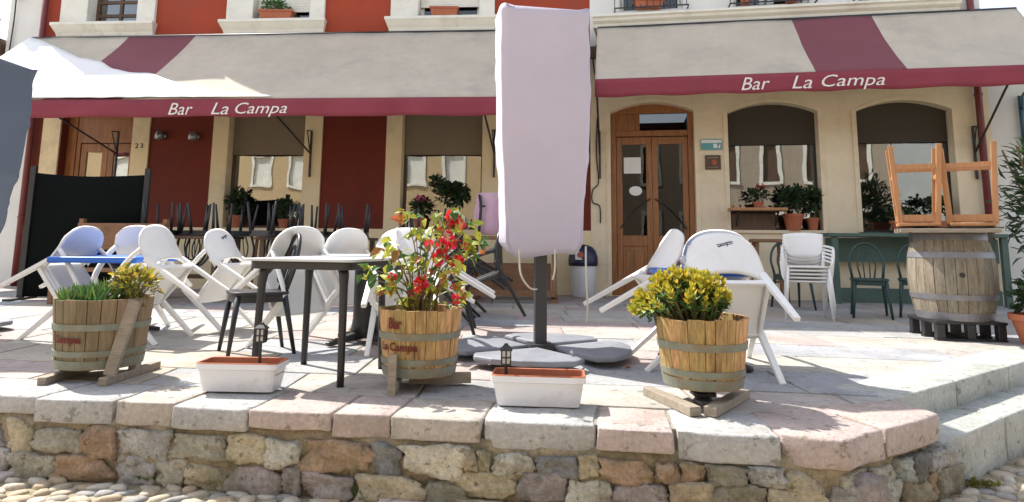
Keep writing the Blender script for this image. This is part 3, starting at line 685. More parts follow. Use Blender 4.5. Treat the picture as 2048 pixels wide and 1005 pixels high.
# ================================================================== FURNITURE
# ---- one-piece resin armchair; origin between the front feet, faces +Y
def make_armchair(label, mm='white_resin'):
    t = thing('armchair', label, 'chair'); 
    bm = B()
    def sf(u, v):
        x = (u - .5) * .44; y = .0 - .44 * v
        return Vector((x, y, .445 - .02 * math.sin(math.pi * u) * math.sin(math.pi * v) - (.03 * (1 - v) ** 6) + .012 * abs(2 * u - 1) ** 3))
    grid(bm, sf, 14, 14); link('seat', bm, mm, t, smooth=True, solid=.022)
    bm = B()
    def bf(u, v):
        a = (u - .5) * 2; hw = .248 - .03 * v ** 2.5; z = .53 + .30 * v
        if v > .55: z -= .075 * abs(a) ** 4 * (v - .55) / .45
        else: z -= 0
        return Vector((a * hw, -.455 - .10 * v + .075 * a * a * (1 - .25 * v), z - .015 * (1 - v) * (1 - a * a) - .05 * (1 - v) ** 2 * a ** 4))
    grid(bm, bf, 18, 12); link('backrest', bm, mm, t, smooth=True, solid=.02)
    for s in (-1, 1):
        bm = B(); beam(bm, (s * .230, -.405, .57), (s * .25, -.50, 0), .054, .040, (0, 1, 0), .036, .030)
        link('leg', bm, mm, t, bevel=.006)
        bm = B(); beam(bm, (s * .238, -.03, .60), (s * .25, 0, 0), .050, .040, (0, 1, 0), .036, .030)
        link('leg', bm, mm, t, bevel=.006)
        bm = B(); pts = spline([(s * .238, -.032, .585), (s * .243, -.055, .64), (s * .248, -.16, .665), (s * .242, -.32, .675), (s * .226, -.43, .665)], 5)
        tube(bm, pts, .025, 8, .75)
        link('armrest', bm, mm, t, smooth=True)
    bm = B()
    for s in (-1, 1): beam(bm, (s * .232, -.02, .435), (s * .23, -.43, .435), .024, .034)
    beam(bm, (-.23, -.43, .435), (.23, -.43, .435), .024, .034); beam(bm, (-.232, -.02, .425), (.232, -.02, .425), .024, .03)
    link('seat_rail', bm, mm, t, bevel=.004)
    return t
def add_mark(chair):
    bm = B()                          # small dark script logo, too blurred in the photograph to spell
    def on(x, w_):
        vv = .60 + .22 * w_; aa = x / .22; return Vector((x, -.455 - .10 * vv + .075 * aa * aa * .85 - .0125, .53 + .30 * vv - .004))
    for st in (((-.03, .05), (-.035, .35), (-.015, .3), (-.02, .1), (-.03, .15)), ((-.012, .2), (-.004, .45), (.004, .3), (.012, .5), (.02, .4)), ((.02, .4), (.03, .65), (.034, .35), (.03, .1)), ((.036, .45), (.045, .7), (.052, .55), (.06, .8), (.066, .65), (.074, .85)), ((-.03, .0), (.0, .2), (.03, .32), (.074, .55))):
        tube(bm, spline([on(*q) for q in st], 3), .0024, 5)
    link('logo', bm, 'navy', chair)
WG = 'white armchairs tipped against the tables'
SX = {'E': -90, 'W': 90, 'N': 0, 'S': 180}
proto = make_armchair('x'); first = [True]
def tipped(x, y, head, tilt, label, group=WG, mark=False, roll=0, z=0.0, src=None):
    src = src or proto; h = SX[head] if isinstance(head, str) else head
    rot = (-R(tilt), R(roll), R(h))
    if src is proto and first[0]:
        first[0] = False; c = proto; c.location = (x, y, z); c.rotation_euler = rot; c['label'] = label; c['group'] = group
    else: c = dup(src, (x, y, z), rot, label, group)
    if mark: add_mark(c)
    return c
# left cluster
tipped(-4.06, 5.74, -96, 52, 'tipped white armchair at the far left of the left blue table, near the screen')
tipped(-3.62, 6.5, 176, 47, 'white armchair tipped toward the camera behind the left blue table')
tipped(-2.80, 5.52, 84, 49, 'tipped white armchair at the right edge of the left blue table, nearer the tub')
tipped(-2.55, 6.22, 80, 52, 'tipped white armchair with a mark on its back, beside the left blue table', mark=True)
# middle cluster
tipped(-1.92, 5.40, -128, 51, 'tipped white armchair with plain back seen just over the black table, nearer the black chair')
tipped(-1.70, 6.1, -128, 50, 'tipped white armchair seen over the black table, closer to the red flowers')
tipped(-.60, 5.15, 95, 52, 'tipped white armchair with legs jutting right behind the red flowers, nearest the tub')
tipped(-.46, 5.75, 92, 50, 'tipped white armchair with legs jutting right behind the red flowers, further back')
tipped(-.80, 4.86, 6, 52, 'white armchair tipped away from the camera directly behind the red flowers')
# right cluster
tipped(.88, 4.66, -84, 52, 'tipped white armchair in profile between the parasol and the yellow shrub')
tipped(1.41, 4.04, -3, 57, 'tipped white armchair with a mark on its curved back, behind the yellow shrub', mark=True)
tipped(1.55, 5.02, 172, 52, 'white armchair tipped against the back of the right blue table')
# black armchairs behind
bproto = make_armchair('x', 'black_resin'); bproto.location = (-.40, 7.15, 0); bproto.rotation_euler = (-R(46), 0, R(88)); bproto['label'] = 'black armchair tipped over behind the white ones, legs pointing at the parasol pole'; bproto['group'] = 'black armchairs tipped at the back'
dup(bproto, (-.32, 7.75, 0), (-R(50), 0, R(84)), 'black armchair tipped over furthest back, in front of the wooden trestle')
dup(bproto, (-.34, 6.3, 0), (-R(20), 0, R(92)), 'black armchair standing low behind the tub of red flowers')
dup(bproto, (-1.15, 7.0, 0), (-R(40), 0, R(-90)), 'black armchair tipped toward the right between the red flowers and the red wall')

# ---- tables
def pedestal_table(x, y, rz, w_, d_, zt, top, label, foot=.62, th=.03, cr=.045):
    t = thing('cafe_table', label, 'table', (x, y, 0), R(rz)); bm = B()
    bx(bm, -w_ / 2, w_ / 2, -d_ / 2, d_ / 2, zt - th, zt); link('tabletop', bm, top, t, bevel=.012)
    bm = B(); lathe(bm, [(cr + .02, .06), (cr, .2), (cr, zt - .13), (cr + .05, zt - th - .002)], 16); link('column', bm, 'black_resin', t, smooth=True)
    for k in range(4):
        a = math.pi / 4 + k * math.pi / 2; e = Vector((math.cos(a), math.sin(a), 0)) * foot * .6; bm = B()
        beam(bm, (e.x * .08, e.y * .08, .075), (e.x, e.y, .022), .07, .07, (0, 0, 1), .05, .035); link('foot', bm, 'black_resin', t, bevel=.01)
    return t
pedestal_table(-3.50, 5.82, 3, .72, .9, .69, 'blue_top', 'blue topped cafe table inside the left ring of tipped chairs', th=.05)
pedestal_table(-1.22, 5.55, 4, .8, .8, .73, 'grey_top', 'grey cafe table on a black pedestal behind the tub of red flowers', cr=.11)
pedestal_table(1.36, 4.66, -4, .70, .60, .68, 'blue_top', 'blue topped cafe table ringed by tipped chairs behind the yellow shrub', th=.05)
# front black table
t = thing('garden_table', 'square black resin table with a pale grey top at the terrace front', 'table', (-1.195, 4.19, 0))
cs = [(.215, -.34), (-.34, -.215), (-.215, .34), (.34, .215)]
bm = B()
def rrect(h, r_, n=5):
    P = []
    for k, (cx_, cy_) in enumerate(((1, 1), (-1, 1), (-1, -1), (1, -1))):
        for i in range(n + 1):
            a = math.pi / 2 * (k + i / n); P.append((cx_ * (h - r_) + math.cos(a) * r_, cy_ * (h - r_) + math.sin(a) * r_))
    return P
ang = math.atan2(-.34, .215) + math.pi / 4
rot = Matrix.Rotation(ang, 3, 'Z')
prism(bm, [(rot @ Vector((*p, 0)))[:2] for p in rrect(.365, .06)], .715, .732); link('tabletop', bm, 'grey_top', t, bevel=.005)
bm = B(); P2 = [(rot @ Vector((*p, 0)))[:2] for p in rrect(.335, .05)]; prism(bm, P2, .668, .713); link('apron', bm, 'black_resin', t, bevel=.004)
for (x, y) in cs:
    bm = B(); tube(bm, spline([(x * .80, y * .80, .70), (x * .90, y * .90, .66), (x * .955, y * .955, .58), (x, y, 0)], 5), [.03] * 10 + [.025, .024, .023, .022, .021, .021][:6], 10); link('leg', bm, 'black_resin', t, smooth=True)

# ---- bistro chair with hoop back, faces +Y, origin at centre of base
def make_bistro(label, mm):
    t = thing('bistro_chair', label, 'chair'); bm = B()
    prism(bm, rrect(.205, .09, 6), .435, .462); link('seat', bm, mm, t, bevel=.008)
    bm = B(); prism(bm, rrect(.19, .08, 6), .385, .434); link('seat_apron', bm, mm, t)
    for s in (-1, 1):
        bm = B(); tube(bm, [(s * .165, .165, .43), (s * .205, .215, 0)], [.023, .014], 8); link('leg', bm, mm, t, smooth=True)
        bm = B(); tube(bm, [(s * .165, -.165, .43), (s * .195, -.25, 0)], [.023, .014], 8); link('leg', bm, mm, t, smooth=True)
    bm = B(); pt = []
    for k in range(15):
        a = math.pi * k / 14; x = -.19 * math.cos(a) * (1.0 if 2 < k < 12 else 1.0); z = .62 + .27 * math.sin(a); pt.append((x, -.18 - .10 * (z - .46) / .44, z))
    tube(bm, [(-.165, -.165, .44)] + pt + [(.165, -.165, .44)], .016, 8); link('back_hoop', bm, mm, t, smooth=True)
    bm = B(); pt = []
    for k in range(11):
        a = math.pi * k / 10; z = .60 + .20 * math.sin(a); pt.append((-.10 * math.cos(a), -.18 - .10 * (z - .46) / .44, z))
    tube(bm, [(-.075, -.172, .455)] + pt + [(.075, -.172, .455)], .010, 8)
    for x in (-.03, .03): tube(bm, [(x, -.172, .455), (x * 1.3, -.26, .80)], .007, 6)
    link('back_spindles', bm, mm, t, smooth=True); return t
bc = make_bistro('black hoop back bistro chair standing at the front beside the black table', 'black_resin')
bc.location = (-1.93, 4.98, 0); bc.rotation_euler = (0, 0, R(122))
gc = make_bistro('dark green hoop back bistro chair between the white chair stack and the barrel', 'green_resin')
gc.location = (4.38, 7.95, 0); gc.rotation_euler = (0, 0, R(156)); gc['group'] = 'dark green bistro chairs by the bar window'
dup(gc, (5.0, 8.0, 0), (0, 0, R(150)), 'dark green hoop back bistro chair half hidden behind the barrel')
dup(gc, (3.85, 8.9, 0), (0, 0, R(180)), 'dark green hoop back bistro chair behind the white chair stack')

# overturned black chairs on the tables along the red wall
def wall_table(x, y, w_, label, top='dark_wood', zt=.76):
    t = thing('wooden_table', label, 'table', (x, y, 0), AL); bm = B(); bx(bm, -w_ / 2, w_ / 2, -.36, .36, zt - .04, zt); link('tabletop', bm, top, t, bevel=.005)
    for sx in (-1, 1):
        for sy in (-1, 1): bm = B(); bx(bm, sx * (w_ / 2 - .07) - .03, sx * (w_ / 2 - .07) + .03, sy * .3 - .03, sy * .3 + .03, 0, zt - .041); link('leg', bm, top, t)
    bm = B(); bx(bm, -w_ / 2 + .05, w_ / 2 - .05, -.02, .02, .3, .36); link('stretcher', bm, top, t)
    return t
wall_table(-4.62, 9.3, 1.25, 'dark wooden table with overturned chairs in front of the first red wall panel', zt=.90)
wall_table(-2.72, 9.15, 1.5, 'dark wooden table with overturned chairs under the second red wall panel', zt=.90)
wall_table(-1.05, 9.3, .9, 'dark wooden table with overturned chairs just left of the white parasol', zt=.86)
OG = 'black bistro chairs overturned on tables'; pos = ['left', 'middle', 'right']
k = 0
for (x, y, rz, nm, zt) in ((-4.98, 9.25, 5, 'overturned at the left of the table by the first red panel', .90), (-4.33, 9.25, -8, 'overturned at the right of the table by the first red panel', .90),
                       (-3.22, 9.15, 12, 'overturned on the table below the first big window', .90), (-2.72, 9.1, -5, 'overturned at the middle of the table by the second red panel', .90), (-2.22, 9.1, 8, 'overturned at the right end of the table by the second red panel', .90),
                       (-4.66, 9.42, 30, 'overturned at the back middle of the table by the first red panel', .90), (-4.02, 9.38, 50, 'overturned at the back right corner of the table by the first red panel', .90),
                       (-2.95, 9.38, 40, 'overturned at the back of the table by the second red panel', .90), (-3.30, 8.80, 70, 'overturned at the front left of the table by the second red panel', .90),
                       (-1.2, 9.25, 20, 'overturned on the table near the white parasol', .86)):
    dup(bc, (x, y, zt + .465), (R(180), 0, R(rz + 180)), 'black chair ' + nm, OG)
bc['group'] = 'black bistro chairs'
# small wooden side shelf by the first window
t = thing('wooden_stool', 'small wooden stool under the first big window of the red house', 'stool', (-3.72, 9.9, 0), AL)
bm = B(); bx(bm, -.2, .2, -.15, .15, .86, .90); link('seat', bm, 'orange_wood', t, bevel=.004)
for sx in (-1, 1):
    for sy in (-1, 1): bm = B(); beam(bm, (sx * .13, sy * .1, .86), (sx * .18, sy * .13, 0), .035, .035); link('leg', bm, 'old_wood', t)

# wooden bench behind the left cluster
t = thing('wooden_bench', 'low brown wooden bench in front of the black screen', 'bench', (-5.35, 8.6, 0), R(-4))
bm = B(); bx(bm, -.62, .62, -.2, .2, .42, .46); link('seat', bm, 'old_wood', t, bevel=.004)
bm = B(); bx(bm, -.62, .62, .2, .235, .70, 1.06); link('backrest', bm, 'old_wood', t, bevel=.004)
for s in (-1, 1):
    bm = B(); bx(bm, s * .6 - .03, s * .6 + .03, .236, .30, 0, 1.12); bx(bm, s * .6 - .03, s * .6 + .03, -.19, -.13, 0, .42); link('leg', bm, 'old_wood', t)
# black screen
t = thing('wind_screen', 'tall black fabric wind screen on two posts at the left', 'screen', (-6.03, 9.14, 0), R(6))
bm = B(); grid(bm, lambda u, v: Vector((-.76 + 1.5 * u, .02 * math.sin(u * 7), .04 + (1.73 - .04 * math.sin(math.pi * u)) * v)), 24, 10); link('fabric', bm, 'screen', t, smooth=True, solid=.008)
for s in (-1, 1): bm = B(); bx(bm, s * .77 - .035, s * .77 + .035, -.03, .03, 0, 1.86); bx(bm, s * .77 - .045, s * .77 + .045, -.3, .3, 0.001, .03); link('post', bm, 'iron', t)

# trestle table with pink bundle behind the parasol
t = thing('trestle_table', 'brown wooden trestle table against the wall behind the white parasol', 'table', (.05, 9.75, 0), AL)
bm = B(); bx(bm, -.78, .78, -.36, .36, .90, .95); link('tabletop', bm, 'old_wood', t, bevel=.005)
for s in (-1, 1):
    bm = B()
    beam(bm, (s * .6, -.05, .89), (s * .6, -.34, .06), .07, .09); beam(bm, (s * .6, .05, .89), (s * .6, .34, .06), .07, .09); bx(bm, s * .6 - .05, s * .6 + .05, -.42, .42, 0, .06); bx(bm, s * .6 - .04, s * .6 + .04, -.2, .2, .4, .48)
    link('trestle', bm, 'old_wood', t)
bm = B(); bx(bm, -.62, .62, -.47, -.38, .1, .18); bx(bm, -.55, .55, -.05, .05, .15, .55); link('stretcher', bm, 'old_wood', t)
bm = B(); grid(bm, lambda u, v: Vector(((u - .5) * .46 * (1 - .25 * abs(2 * v - 1) ** 3), -.17 * math.cos((u - .5) * math.pi) * (1 - .3 * abs(2 * v - 1) ** 4) , .02 + .62 * v)), 16, 12)
grid(bm, lambda u, v: Vector(((u - .5) * .46 * (1 - .25 * abs(2 * v - 1) ** 3), .17 * math.cos((u - .5) * math.pi) * (1 - .3 * abs(2 * v - 1) ** 4), .02 + .62 * v)), 16, 12)
for v in bm.verts: v.co += Vector((nz3(v.co, 5) * .03, nz3(v.co, 6, 2) * .03, 0))
t = thing('pink_bundle', 'rolled pink cloth bundle with a dark strap on the trestle table', 'bundle', (-.33, 9.62, .95)); link('cloth', bm, 'pink', t, smooth=True)
bm = B(); tube(bm, spline([(-.15, -.10, .6), (-.12, -.19, .45), (-.13, -.19, .2), (-.15, -.12, 0.02)]), .022, 6); box(bm, (-.1, -.2, .43), (.09, .03, .03)); link('strap', bm, 'iron', t)

# ---- waste bin
t = thing('waste_bin', 'white waste bin with a navy domed lid beside the bar door', 'bin', (1.17, 10.5, 0))
bm = B(); lathe(bm, [(.16, 0), (.18, .02), (.215, .50), (.215, .52)], 28); link('body', bm, 'ceramic', t, smooth=True)
bm = B(); lathe(bm, [(.235, .50), (.24, .56), (.235, .64), (.205, .74), (.15, .80), (.08, .83), (.01, .84)], 28); ld = link('lid', bm, 'navy', t, smooth=True)
bm = B(); grid(bm, lambda u, v: Vector((-.06 - .09 + .17 * u, -.238 + .012 * (v) + .08 * (u - .35) ** 2 + .05 * v * v, .60 + .15 * v)), 6, 5); link('sticker', bm, 'paper', ld, solid=.003)
bm = B(); lathe(bm, [(.05, 0), (.05, .004)], 16); link('emblem', bm, 'leaf_rust', ld, loc=(-.07, -.238, .675), rot=(R(76), 0, 0))

# ---- main parasol
def cover_mesh(w0, d0, z0, z1, sd=0, wtop=1.0):
    bm = B(); n = 56; mz = 40; rings = []
    for j in range(mz + 1):
        v = j / mz; z = z0 + (z1 - z0) * v
        w_ = w0 * (.86 + .14 * min(1, v * 2.2)) * (1 + (wtop - 1) * v); d_ = d0 * (.85 + .15 * min(1, v * 2))
        if v < .05: w_ *= .80 + .2 * math.sqrt(v / .05); d_ *= .80 + .2 * math.sqrt(v / .05)
        ring = []
        for k in range(n):
            a = 2 * math.pi * k / n + math.pi / n; ca, sa = math.cos(a), math.sin(a); e = .11
            x = math.copysign(abs(ca) ** e, ca) * w_ / 2; y = math.copysign(abs(sa) ** e, sa) * d_ / 2
            cr_ = 1 + .012 * math.sin(a * 5 + v * 4 + sd) + .03 * nz3((x * 3, y * 3, z * 1.2), 1, sd) * (1 if abs(x) > .3 * w0 else .6)
            rg = 1 - abs(nz3((x * 2 + z * .6, y * 2, z * 1.1 - x * .8), 2.2, sd + 4)) * 2; cr_ += .034 * max(0, rg) ** 4
            rg = 1 - abs(nz3((x * 1.2, y, z * .9 + x * .9), 3.1, sd + 8)) * 2; cr_ -= .024 * max(0, rg) ** 5 * (1 if v > .8 or v < .35 else .5)
            if abs(v - .24) < .012: cr_ += .008
            if v < .25: cr_ += .05 * (1 - v / .25) * math.sin(a * 9 + sd)
            zz = z + (.045 * max(0, (v - .88) / .12) * (abs(x * 2 / w_) * abs(y * 2 / d_)) ** 3) + (.05 * nz3((x, y, 0), 4, sd) if v < .05 else 0)
            ring.append(bm.verts.new((x * cr_, y * cr_, zz)))
        rings.append(ring)
    for i in range(mz):
        for k in range(n): bm.faces.new((rings[i][k], rings[i][(k + 1) % n], rings[i + 1][(k + 1) % n], rings[i + 1][k]))
    prev = rings[-1]
    for q, (sc, dz) in enumerate(((.92, .015), (.6, -.02), (.25, .0))):
        cur = [bm.verts.new((v.co.x * sc, v.co.y * sc, z1 + dz + .03 * nz3((v.co.x * sc, v.co.y * sc, q), 6, sd))) for v in rings[-1]]
        for k in range(n): bm.faces.new((prev[k], prev[(k + 1) % n], cur[(k + 1) % n], cur[k]))
        prev = cur
    bm.faces.new(prev)
    bt = [bm.verts.new((v.co.x * .5, v.co.y * .5, z0 + .03)) for v in rings[0]]
    for k in range(n): bm.faces.new((rings[0][(k + 1) % n], rings[0][k], bt[k], bt[(k + 1) % n]))
    bm.faces.new(bt[::-1]); return bm
def make_parasol(label, x, y, rz, w_, d_, z0, z1, cm, wtop):
    t = thing('folded_parasol', label, 'parasol', (x, y, 0), R(rz))
    bm = B(); bx(bm, -.045, .045, -.035, .035, .05, z0 + .3); link('pole', bm, 'pole', t, bevel=.006)
    link('cover', cover_mesh(w_, d_, z0, z1, x, wtop), cm, t, smooth=True)
    bm = B(); beam(bm, (-.33, -.33, .03), (.33, .33, .03), .07, .05); beam(bm, (-.33, .33, .0285), (.33, -.33, .0285), .069, .049); bx(bm, -.09, .09, -.09, .09, .02, .10); link('cross_base', bm, 'pole', t)
    for k in range(4):
        a0 = -math.pi / 2 + k * math.pi / 2 + R(-22) ; bm = B(); P_ = []
        pts = [(.10, 0), (.62, .56), (.80, .50), (.90, .30), (.94, 0), (.90, -.30), (.80, -.50), (.62, -.56)]
        for (u, v_) in spline([(*p, 0) for p in pts] + [(*pts[0], 0)], 3)[:-1] and [Vector((*p, 0)).to_2d() for p in pts]:
            P_.append((u * math.cos(a0) - v_ * math.sin(a0), u * math.sin(a0) + v_ * math.cos(a0)))
        P_ = [(p[0] * .73, p[1] * .73) for p in P_]
        cx_ = sum(p[0] for p in P_) / 8; cy_ = sum(p[1] for p in P_) / 8
        P_ = [(cx_ + (p[0] - cx_) * .95, cy_ + (p[1] - cy_) * .95) for p in P_]
        prism(bm, P_, .045, .085); top = [f for f in bm.faces if f.normal.z > .5 or all(v.co.z > .08 for v in f.verts)]
        c = bm.verts.new((cx_, cy_, .105)); vs = list(top[0].verts); bmesh.ops.delete(bm, geom=top, context='FACES_ONLY')
        for i in range(len(vs)): bm.faces.new((vs[i], vs[(i + 1) % len(vs)], c))
        link('ballast_plate', bm, 'base', t, bevel=.014)
    return t
pz = make_parasol('tall folded parasol under a pale lilac cover at the centre of the terrace', .225, 4.93, 9, .65, .42, .755, 2.62, 'cover', 1.07)
for (px_, py_, L_, nm) in ((-.22, -.22, .0, 0), (.04, -.25, .0, 1), (.33, -.2, .0, 2)):
    bm = B()
    if nm == 0: pts = [(-.2, -.2, .80), (-.19, -.22, .62), (-.12, -.2, .52), (-.04, -.06, .50)]
    elif nm == 1: pts = [(.06, -.22, .80), (.055, -.25, .66), (.04, -.24, .58)]
    else: pts = [(.30, -.2, .82), (.29, -.24, .62), (.30, -.24, .40), (.295, -.23, .27)]
    tube(bm, spline(pts, 5), .007, 6); link('cord', bm, 'rope', pz, smooth=True)
make_parasol('folded parasol under a blue grey cover cut by the left edge of the terrace', -5.13, 5.66, 0, 1.04, .6, .74, 2.40, 'cover_blue', 1.14)

# ---- half barrel tubs
def text_on_cone(body, zc, h, a_c, a_w, prof, th=.007):
    bm = textmesh(body, .2, .12, .001, 1.0, .006); xs = [v.co.x for v in bm.verts]; ys = [v.co.y for v in bm.verts]; a, b, c, d = min(xs), max(xs), min(ys), max(ys)
    for v in bm.verts:
        u = (v.co.x - a) / (b - a); w_ = (v.co.y - c) / (d - c); z = zc + (w_ - .5) * h; an = a_c + (u - .5) * a_w
        r_ = prof(z) + th + v.co.z * .5; v.co = Vector((r_ * math.cos(an), r_ * math.sin(an), z))
    return bm
def tub(label, x, y, rz, r_top, r_bot, z0, z1, sm, texts=(), feet='v'):
    t = thing('barrel_planter', label, 'planter', (x, y, 0), R(rz), 'sawn barrel planters')
    rad = lambda z: r_bot + (r_top - r_bot) * ((z - z0) / (z1 - z0)) ** .8 if z > z0 else r_bot
    bm = B(); n = 22; rs = random.Random(int(x * 100)); a = 0
    wd = [rs.uniform(.7, 1.3) for _ in range(n)]; sw = sum(wd)
    for k in range(n):
        a0 = a; a1 = a + 2 * math.pi * wd[k] / sw; a = a1; g = .008; dr_ = rs.uniform(-.003, .003); zt = z1 + rs.uniform(-.008, .006)
        zs = [z0 + (zt - z0) * q / 5 for q in range(6)]; O_ = []; I_ = []
        for z in zs:
            O_.append([bm.verts.new(((rad(z) + dr_) * math.cos(t_), (rad(z) + dr_) * math.sin(t_), z)) for t_ in (a0 + g, (a0 + a1) / 2, a1 - g)])
            I_.append([bm.verts.new(((rad(z) - .022) * math.cos(t_), (rad(z) - .022) * math.sin(t_), z)) for t_ in (a0 + g, (a0 + a1) / 2, a1 - g)])
        for i in range(5):
            for j in range(2): bm.faces.new((O_[i][j], O_[i][j + 1], O_[i + 1][j + 1], O_[i + 1][j])); bm.faces.new((I_[i][j + 1], I_[i][j], I_[i + 1][j], I_[i + 1][j + 1]))
            bm.faces.new((O_[i][0], O_[i + 1][0], I_[i + 1][0], I_[i][0])); bm.faces.new((O_[i][2], I_[i][2], I_[i + 1][2], O_[i + 1][2]))
        for i in (0, 5):
            for j in range(2): bm.faces.new((O_[i][j], O_[i][j + 1], I_[i][j + 1], I_[i][j]))
    bmesh.ops.recalc_face_normals(bm, faces=bm.faces[:]); link('staves', bm, sm, t)
    bm = B(); lathe(bm, [(rad(z0 + .02) - .024, z0 + .01), (rad(z1 - .05) - .026, z1 - .05)], 24); link('core', bm, 'soil', t)
    H_ = z1 - z0
    for zc, hh in ((z0 + .03, .05), (z0 + H_ * .23, .034), (z0 + H_ * .61, .038)):
        bm = B(); lathe(bm, [(rad(zc - hh / 2) - .001, zc - hh / 2), (rad(zc - hh / 2) + .006, zc - hh / 2), (rad(zc + hh / 2) + .006, zc + hh / 2), (rad(zc + hh / 2) - .001, zc + hh / 2)], 40, cap=False)
        link('hoop', bm, 'hoop', t, smooth=False)
    for (body, zc, h, ac, aw) in texts: link('lettering', text_on_cone(body, zc, h, R(ac), R(aw), rad), 'burn', t)
    return t
tl = tub('weathered barrel planter of green spiky plants at the left front of the terrace', -2.54, 4.10, 0, .27, .23, .07, .475, 'stave_old', [('Campa', .245, .06, -104, 44)])
for (p, q, dy) in (((-.19, .2, .02), (-.15, -.28, .02), 0), ((.22, .26, .022), (.20, -.28, .022), 0)):
    bm = B(); beam(bm, p, q, .05, .045); mid = Vector(p).lerp(Vector(q), .45); beam(bm, mid, mid + Vector((0, 0, .1)), .05, .06); link('foot', bm, 'grey_wood', tl, bevel=.004)
bm = B(); beam(bm, (.185, -.19, .04), (.262, -.13, .47), .07, .032, (0, 1, 0)); link('strut', bm, 'grey_wood', tl, bevel=.004)
tm = tub('golden barrel planter of red flowers in the middle of the terrace edge', -.53, 3.88, 0, .245, .205, .085, .455, 'stave', [('Bar', .385, .062, -118, 22), ('La Campa', .25, .06, -116, 62)])
bm = B(); beam(bm, (-.115, -.235, .0), (-.115, -.225, .22), .045, .035, (0, 1, 0)); link('foot', bm, 'grey_wood', tm, bevel=.003)
bm = B(); beam(bm, (-.06, .02, .045), (.30, .06, .045), .06, .055); beam(bm, (-.14, .12, .045), (-.11, -.21, .045), .05, .05); link('foot', bm, 'grey_wood', tm, bevel=.003)
tr_ = tub('pale barrel planter of yellow green shrub at the right front of the terrace', 1.035, 3.56, 0, .246, .20, .10, .455, 'stave')
for q in ((-.26, .17, .025), (.27, .14, .025)):
    bm = B(); sgn = 1 if q[0] > 0 else -1; beam(bm, (-.085 + .035 * sgn, -.28, .025), q, .065, .045); link('foot', bm, 'grey_wood', tr_, bevel=.004)
bm = B(); lathe(bm, [(.05, .02), (.025, .06), (.03, .09), (.06, .1)], 12); prism(bm, rrect(.06, .02, 2), .045, .06); link('stand', bm, 'iron', tr_)

# ---- white planter boxes with solar lanterns
def planter_box(label, x, y, rz, L_):
    t = thing('planter_box', label, 'planter', (x, y, 0), R(rz), 'long white planter boxes'); bm = B(); 
    def ringp(l, w_, z, r_=.035): return [(p[0] / .5 * l / 2, p[1] / .5 * w_ / 2, z) for p in rrect(.5, .12 if l == w_ else .10, 3)]
    prof = [(L_ * .86, .135, .012, 1), (L_ * .88, .14, 0.03, 1), (L_ * .95, .185, .145, 1), (L_ * .955, .19, .148, 1), (L_, .21, .152, 1), (L_, .21, .185, 1)]
    def build(bm, prof):
        R_ = [[bm.verts.new(p) for p in ringp(a, b, z)] for a, b, z, _ in prof]; n = len(R_[0])
        for i in range(len(R_) - 1):
            for k in range(n): bm.faces.new((R_[i][k], R_[i][(k + 1) % n], R_[i + 1][(k + 1) % n], R_[i + 1][k]))
        return R_
    R_ = build(bm, prof); bm.faces.new(R_[0][::-1]); link('trough', bm, 'ceramic', t)
    bm = B(); R_ = build(bm, [(L_ * .999, .2095, .1855, 0), (L_ * .985, .2, .192, 0), (L_ * .96, .175, .19, 0), (L_ * .93, .155, .11, 0)]); link('liner_rim', bm, 'terracotta', t)
    bm.free() if False else None
    bm = B(); bm.faces.new([bm.verts.new((p[0], p[1], .115)) for p in ringp(L_ * .94, .16, 0)]); link('soil', bm, 'soil', t); t.scale = (1, 1, .88)
    return t
planter_box('white planter box in front of the black bistro chair', -1.50, 3.73, -2, .455)
planter_box('white planter box in front of the central parasol base', .152, 3.475, -5, .485)
def lantern(label, x, y, z0, h):
    t = thing('solar_lantern', label, 'lantern', (x, y, z0), 0, 'small black solar lanterns'); bm = B(); zb = h - .10
    tube(bm, [(0, 0, 0), (0, 0, zb)], .009, 8); link('stake', bm, 'iron', t)
    bm = B(); bx(bm, -.026, .026, -.026, .026, zb, zb + .008)
    for sx in (-1, 0, 1):
        for sy in (-1, 0, 1):
            if sx or sy: bx(bm, sx * .024 - .0035, sx * .024 + .0035, sy * .024 - .0035, sy * .024 + .0035, zb + .008, zb + .075)
    for s in (-1, 1): bx(bm, -.027, .027, s * .0245 - .003, s * .0245 + .003, zb + .037, zb + .043); bx(bm, s * .0245 - .003, s * .0245 + .003, -.027, .027, zb + .0365, zb + .0435)
    link('cage', bm, 'iron', t)
    bm = B(); bx(bm, -.019, .019, -.019, .019, zb + .009, zb + .074); link('lamp_glass', bm, 'ceramic', t)
    bm = B(); lathe(bm, [(.046, zb + .075), (.044, zb + .082), (.018, zb + .10), (.012, zb + .11)], 4); link('cap', bm, 'iron', t, rot=(0, 0, R(45))); return t
lantern('black solar lantern staked in the planter box by the bistro chair', -1.41, 3.73, .09, .275)
lantern('black solar lantern staked in the planter box by the parasol base', -.02, 3.49, .09, .21)

